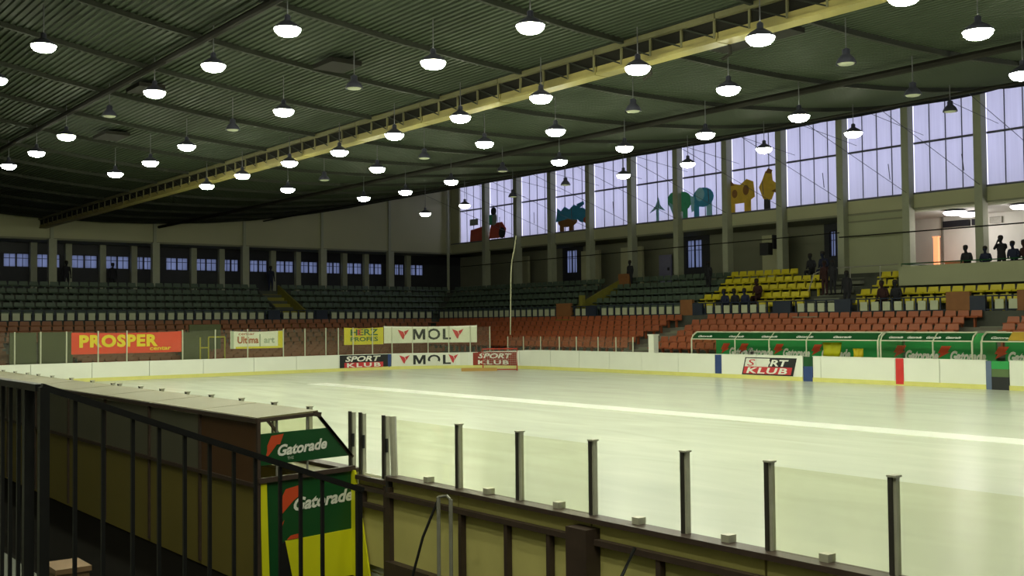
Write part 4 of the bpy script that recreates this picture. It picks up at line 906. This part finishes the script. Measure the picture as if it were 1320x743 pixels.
cutout('painted green elephant cut-out on the window sill', 46.7, [
    ('leg', 'decor_green', R4(-0.5, -0.1, 0, 0.8)), ('leg', 'decor_green', R4(0.2, 0.6, 0, 0.8)), ('body', 'decor_green', ell(0.15, 1.05, 0.8, 0.62)), ('head', 'decor_green', ell(-0.62, 1.2, 0.45, 0.5)), ('trunk', 'decor_sky', [(-0.95, 1.1), (-0.6, 0.9), (-0.45, 0.3), (-0.62, 0.25), (-0.85, 0.75)])])
cutout('painted blue elephant cut-out on the window sill', 45.0, [
    ('leg', 'decor_blue', R4(-0.55, -0.15, 0, 0.8)), ('leg', 'decor_sky', R4(0.45, 0.9, 0, 0.9)), ('body', 'decor_blue', ell(0.2, 1.15, 0.85, 0.6)), ('ear', 'decor_sky', ell(-0.05, 1.35, 0.36, 0.42)), ('trunk', 'decor_sky', [(-0.85, 1.35), (-0.5, 1.2), (-0.55, 0.4), (-0.75, 0.3)])])
cutout('painted golden spotted giraffe cut-out with brown mane on the window sill', 41.6, [
    ('leg', 'decor_gold', R4(-1.1, -0.7, 0, 0.9)), ('leg', 'decor_gold', R4(0.0, 0.5, 0, 0.9)), ('body', 'decor_gold', [(-1.4, 0.7), (-1.1, 1.8), (-0.3, 1.6), (0.2, 1.9), (0.7, 1.7), (0.8, 0.8), (0.2, 0.5), (-0.9, 0.5)]),
    ('mane', 'decor_brown', [(-1.15, 1.6), (-1.0, 1.95), (-0.7, 1.6)]), ('spot', 'decor_brown', ell(-0.7, 1.1, 0.2, 0.25)), ('spot', 'decor_brown', ell(0.15, 1.25, 0.22, 0.3))])
cutout('painted golden cockerel cut-out with open wings on the window sill', 39.9, [
    ('leg', 'decor_dark', R4(-0.25, 0.2, 0, 0.6)), ('body', 'decor_gold', [(-0.6, 1.3), (-0.3, 0.6), (0.3, 0.5), (0.55, 1.0), (0.9, 0.9), (0.85, 1.3), (0.4, 1.6), (0.35, 2.1), (-0.1, 2.2), (-0.35, 1.7)]), ('wing', 'decor_brown', [(0.3, 1.0), (0.95, 0.75), (0.75, 1.15)]), ('comb', 'decor_brown', [(-0.1, 2.1), (0.1, 2.35), (0.4, 2.2), (0.3, 2.0)])])

# ------------------------------------------------------------------ balcony with its lit room
by0, by1, byp = 34.5, 10.0, 29.65
bc = thing('balcony', 'olive parapet balcony projecting below the lit room', 'balcony', (47, 20, 4.2))
MB().box(46.9, 47.15, by1, byp, 4.15, 5.08).build('parapet', 'wall_block', bc); MB().box(47.15, 50, byp - 0.2, byp, 4.15, 5.08).build('parapet', 'wall_block', bc)
MB().box(47.15, 54.2, by1, byp - 0.2, 4.2, 4.32).build('slab', 'concrete', bc); MB().tube([(47.0, by1, 5.2), (47.0, byp - 0.1, 5.2), (49.6, byp - 0.1, 5.2)], 0.03, 6).build('rail', 'green_dark', bc)
for y in (byp - 0.1, 26.5, 24, 21.5): MB().tube([(47.0, y, 5.05), (47.0, y, 5.2)], 0.02, 5).build('rail_post', 'green_dark', bc)
MB().tube([(46.9, byp, 5.2), (46.6, 33.6, 5.15), (46.4, 34.2, 4.9), (46.3, 34.5, 3.9)], 0.03, 6).build('stair_rail', 'steel_grey', bc)
for y in (30.6, 32.3, 33.8): MB().tube([(46.8, y, 3.9), (46.8, y, 5.16)], 0.025, 5).build('stair_rail_post', 'steel_grey', bc)
rm = struct('wall_balcony', MB().box(54.2, 54.4, by1, by0 + 0.2, 4.3, 8.1), 'wall_white')
MB().box(50.1, 54.4, by0, by0 + 0.2, 4.3, 8.1).build('return_wall', 'wall_white', rm); MB().box(50.31, 54.4, by1, by0, 8.0, 8.09).build('room_ceiling', 'wall_white', rm); MB().box(47.1, 54.4, by1 - 0.2, by1, 4.3, 8.1).build('return_wall', 'wall_white', rm)
MB().box(50.0, 54.2, byp - 0.2, by0, 4.2, 4.32).build('room_floor', 'concrete', rm)
for a, b in ((31.45, 29.96), (29.8, 29.4)): MB().box(54.0, 54.2, b, a, 7.43, 7.76).build('wall_sign', 'frame_dark', rm)
MB().box(54.05, 54.2, 28.2, 28.85, 7.46, 7.79).build('wall_sign', 'steel_grey', rm); MB().box(54.1, 54.2, 31.5, 31.6, 4.32, 8.0).build('wall_edge', 'steel_grey', rm)
tag(MB().box(52.9, 53.1, 31.10, 31.36, 4.32, 6.85).box(52.87, 53.13, 31.06, 31.40, 6.85, 6.90).build('glowing_column', 'orange_glow'), 'tall glowing orange column lamp in the lit balcony room', 'lamp')
cn = thing('wooden_counter', 'low orange wooden counter at the back of the lit balcony room', 'counter', (53.4, 30.3, 4.32))
MB().box(53.3, 53.7, 29.85, 30.95, 4.32, 5.50).build('counter_front', 'orange_wood', cn); MB().box(53.2, 53.8, 29.75, 31.0, 5.50, 5.58).build('counter_top', 'orange_wood', cn)
for i, (x, y) in enumerate(((50.9, 28.95), (52.3, 28.95), (50.9, 25.5))):
    t = thing('disc_lamp', 'round white ceiling lamp %s' % ('closest to the balcony opening', 'further inside the balcony room', 'beyond the pillar in the balcony room')[i], 'lamp', (x, y, 7.85), 'ceiling lamps of the balcony room')
    me = MB().lathe([(0.54, 0.06), (0.56, 0.0), (0.46, -0.10), (0.02, -0.15)], 18).mesh('diffuser'); me.materials.append(MT['balcony_lens']); inst('diffuser', me, t)
    me = MB().lathe([(0.48, 0.14), (0.58, 0.06), (0.54, 0.05)], 18).mesh('rim'); me.materials.append(MT['shade']); inst('rim', me, t)
    l = bpy.data.lights.new('disc_light', 'POINT'); l.energy = 26; l.color = (1.0, 0.93, 0.88); l.shadow_soft_size = 0.25; lo = bpy.data.objects.new('disc_light', l); COL.objects.link(lo); lo.parent = t; lo.location = (0, 0, -0.4)

# ------------------------------------------------------------------ people: one skinned body per pose, hair as a part
def body_mesh(pose):
    J = {}; E = []; RAD = {}
    def j(n, p, r): J[n] = Vector(p); RAD[n] = r
    def e(a, b): E.append((a, b))
    if pose == 'stand': hz, hip, lean = 0.92, 0, 0.02
    elif pose == 'film': hz, hip, lean = 0.92, 0, 0.05
    else: hz, hip, lean = 0.46, 0, 0.10
    j('pelvis', (0, 0, hz), (0.16, 0.13)); j('waist', (lean * 0.4, 0, hz + 0.18), (0.145, 0.115)); j('chest', (lean, 0, hz + 0.38), (0.17, 0.12)); j('neck0', (lean * 1.4, 0, hz + 0.53), (0.075, 0.07)); j('neck1', (lean * 1.7 , 0, hz + 0.61), (0.055, 0.055))
    j('head0', (lean * 1.8 + 0.01, 0, hz + 0.68), (0.08, 0.09)); j('head1', (lean * 1.8 + 0.015, 0, hz + 0.76), (0.085, 0.10)); j('head2', (lean * 1.8, 0, hz + 0.83), (0.06, 0.07))
    j('nose', (lean * 1.8 + 0.115, 0, hz + 0.73), (0.016, 0.016)); e('head1', 'nose')
    for a, b in (('pelvis', 'waist'), ('waist', 'chest'), ('chest', 'neck0'), ('neck0', 'neck1'), ('neck1', 'head0'), ('head0', 'head1'), ('head1', 'head2')): e(a, b)
    for s, n in ((1, 'l'), (-1, 'r')):
        j(n + 'ear', (lean * 1.8, 0.098 * s, hz + 0.74), (0.018, 0.012)); e('head1', n + 'ear')
        j(n + 'sh', (lean, 0.19 * s, hz + 0.47), (0.075, 0.075))
        if pose == 'film': el, wr_ = (0.16, 0.24 * s, hz + 0.30), (0.30, 0.07 * s, hz + 0.56)
        elif pose == 'sit': el, wr_ = (0.08, 0.25 * s, hz + 0.22), (0.30, 0.12 * s, hz + 0.14)
        else: el, wr_ = (0.0, 0.24 * s, hz + 0.20), (0.06, 0.25 * s, hz - 0.05)
        j(n + 'el', el, (0.055, 0.055)); j(n + 'wr', wr_, (0.034, 0.03)); e('chest', n + 'sh'); e(n + 'sh', n + 'el'); e(n + 'el', n + 'wr')
        d = (Vector(wr_) - Vector(el)).normalized(); sd = Vector((0, 1, 0)) if abs(d.y) < 0.8 else Vector((1, 0, 0)); up_ = d.cross(sd).normalized()
        pc = Vector(wr_) + d * 0.06; j(n + 'palm', pc, (0.036, 0.02)); e(n + 'wr', n + 'palm')
        for f, (k, ln) in enumerate(((-0.03, 0.065), (-0.01, 0.078), (0.01, 0.072), (0.03, 0.055))):
            a0 = pc + d * 0.035 + sd * k; j('%sf%d' % (n, f), a0, (0.009, 0.009)); j('%sg%d' % (n, f), a0 + d * ln * 0.6, (0.009, 0.009)); j('%sh%d' % (n, f), a0 + d * ln * 0.85 + up_ * 0.02, (0.008, 0.008))
            e(n + 'palm', '%sf%d' % (n, f)); e('%sf%d' % (n, f), '%sg%d' % (n, f)); e('%sg%d' % (n, f), '%sh%d' % (n, f))
        j(n + 't0', pc + sd * (-0.045 * s) + d * 0.005, (0.010, 0.010)); j(n + 't1', pc + sd * (-0.06 * s) + d * 0.04, (0.009, 0.009)); e(n + 'palm', n + 't0'); e(n + 't0', n + 't1')
        j(n + 'hip', (0, 0.10 * s, hz - 0.06), (0.105, 0.105)); e('pelvis', n + 'hip')
        if pose == 'sit': kn, an, toe = (0.42, 0.13 * s, hz - 0.0), (0.38, 0.13 * s, 0.09), (0.56, 0.14 * s, 0.04)
        else: kn, an, toe = (0.03, 0.11 * s, 0.50), (-0.01, 0.12 * s, 0.09), (0.16, 0.14 * s, 0.04)
        j(n + 'kn', kn, (0.068, 0.068)); j(n + 'an', an, (0.045, 0.045)); j(n + 'toe', toe, (0.045, 0.035)); e(n + 'hip', n + 'kn'); e(n + 'kn', n + 'an'); e(n + 'an', n + 'toe')
    names = list(J); idx = {n: i for i, n in enumerate(names)}
    me = bpy.data.meshes.new('body'); me.from_pydata([J[n] for n in names], [(idx[a], idx[b]) for a, b in E], [])
    o = bpy.data.objects.new('body', me); COL.objects.link(o)
    sk = o.modifiers.new('skin', 'SKIN'); me.skin_vertices or None
    if not me.skin_vertices:
        bpy.context.view_layer.objects.active = o
    lay = me.skin_vertices[0].data
    for i, n in enumerate(names): lay[i].radius = RAD[n]; lay[i].use_root = (n == 'pelvis')
    sk.use_smooth_shade = True
    sb = o.modifiers.new('sub', 'SUBSURF'); sb.levels = 1; sb.render_levels = 1
    dg = bpy.context.evaluated_depsgraph_get(); out = bpy.data.meshes.new_from_object(o.evaluated_get(dg)); bpy.data.objects.remove(o)
    hand = [J['lwr'], J['rwr']]
    for p in out.polygons:
        c = p.center; k = 0
        if c.z > hz + 0.61: k = 1
        elif any((c - J[n + 'palm']).length < 0.10 and (c - J[n + 'el']).length > (J[n + 'wr'] - J[n + 'el']).length - 0.0 for n in 'lr'): k = 1
        elif c.z < hz - 0.03 or (pose == 'sit' and c.x > 0.14 and c.z < hz + 0.09): k = 2
        p.material_index = k; p.use_smooth = True
    return out, J['head1'].copy()
BODY = {p: body_mesh(p) for p in ('stand', 'sit', 'film')}
def hair_mesh(h):
    q = MB(); n = 12
    prof = [(0.100, -0.02), (0.108, 0.03), (0.100, 0.075), (0.07, 0.115), (0.01, 0.13)]
    q.lathe(prof, n, (h.x - 0.022, h.y, h.z)); q.lathe([(0.05, -0.10), (0.085, -0.05), (0.095, 0.0)], n, (h.x - 0.04, h.y, h.z))
    me = q.mesh('hair'); me.materials.append(MT['hair'])
    for p in me.polygons: p.use_smooth = True
    return me
HAIR = {p: hair_mesh(BODY[p][1]) for p in BODY}
CL = {}
def person(pose, x, y, z, rz, cloth, label, sc=1.0):
    if (pose, cloth) not in CL:
        me = BODY[pose][0].copy(); me.materials.clear()
        for m in (cloth, 'skin', 'trousers'): me.materials.append(MT[m])
        CL[(pose, cloth)] = me
    t = thing('person', label, 'person', (x, y, z)); t.rotation_euler = (0, 0, rz); t.scale = (sc, sc, sc)
    inst('body', CL[(pose, cloth)], t); inst('hair', HAIR[pose], t)
    return t
W = PI       # facing the ice (towards -x)
person('film', 47.65, 24.9, 4.32, W + 0.15, 'cloth_dark', 'person in dark jacket standing at the balcony rail raising both hands', 1.10)
person('sit', 47.7, 26.55, 4.55, W, 'cloth_dark', 'person in dark coat seated alone beside the balcony pillar', 1.05)
person('sit', 47.7, 25.65, 4.52, W + 0.2, 'cloth_navy', 'person in navy coat seated between the pillar and the standing person', 1.0)
person('sit', 47.65, 24.3, 4.60, W, 'cloth_navy', 'person in navy jacket seated next to the standing person on the balcony', 1.05)
person('sit', 47.65, 23.75, 4.62, W - 0.2, 'cloth_maroon', 'person in dark red jacket seated at the open end of the balcony', 1.05)
person('stand', 48.3, 49.6, 4.65, W, 'cloth_dark', 'person in dark coat standing by the brown wall of the yellow aisle')
person('stand', 47.6, 42.4, 4.2, W, 'cloth_dark', 'person in dark coat standing between the green and yellow seats')
person('sit', BX + 0.55, 38.9, 2.85, W, 'cloth_navy', 'person in navy jacket seated in the front yellow row next to two others', 1.05)
person('sit', BX + 0.55, 38.2, 2.85, W, 'cloth_dark', 'person in black jacket seated in the middle of three in the front yellow row', 1.05)
person('sit', BX + 1.45, 37.4, 3.30, W, 'cloth_maroon', 'person in dark red jacket seated among the yellow seats behind the front row', 1.1)
person('sit', BX + 0.55, 37.5, 2.85, W, 'cloth_navy', 'person in navy jacket seated at the end of three in the front yellow row', 1.05)
person('sit', 48.6, 35.9, 4.65, W, 'cloth_dark', 'person in black coat seated in the top yellow row beside the pillar', 1.1)
person('sit', 48.6, 35.1, 4.65, W, 'cloth_navy', 'person in navy coat seated last in the top yellow row near the steps', 1.15)
person('stand', 46.5, 33.6, 3.78, W, 'cloth_maroon', 'person in dark red coat standing on the steps between the yellow seats')
person('stand', 46.2, 32.9, 3.75, W, 'cloth_dark', 'person in black coat standing on the steps between the yellow seats')
person('stand', 45.5, 31.6, 3.05, W, 'cloth_dark', 'person in black coat standing at the foot of the balcony stair rail', 1.05)
person('sit', BX + 0.6, 29.3, 2.9, W, 'cloth_maroon', 'person in dark red coat seated below the corner of the balcony parapet', 1.1)
person('sit', BX + 0.6, 28.6, 2.9, W, 'cloth_dark', 'person in black coat seated below the balcony parapet next to a red coat', 1.1)
person('stand', 20.45, 73.6, 4.95, -PI / 2, 'cloth_dark', 'person in dark coat standing in the end gallery beside a pillar', 1.08)
person('stand', 23.5, 73.8, 4.95, -PI / 2, 'cloth_dark', 'person in dark coat standing in the end gallery in front of a small window', 1.05)
person('stand', 34.8, 73.4, 4.95, -PI / 2, 'cloth_navy', 'person in navy coat standing in the end gallery above the yellow aisle', 1.08)
person('stand', 17.2, 73.8, 4.95, -PI / 2, 'cloth_navy', 'person in navy coat standing in the end gallery at the first small window', 1.0) if False else None

# loudspeaker on the gallery pillar
sp = thing('loudspeaker', 'black loudspeaker box on a bracket beside the gallery pillar', 'loudspeaker', (49.3, 39.6, 6.5))
MB().box(49.1, 49.5, 39.25, 39.85, 6.25, 6.95).build('speaker_box', 'black', sp); MB().box(49.5, 50.0, 39.2, 39.3, 6.6, 7.4).build('bracket', 'frame_dark', sp)
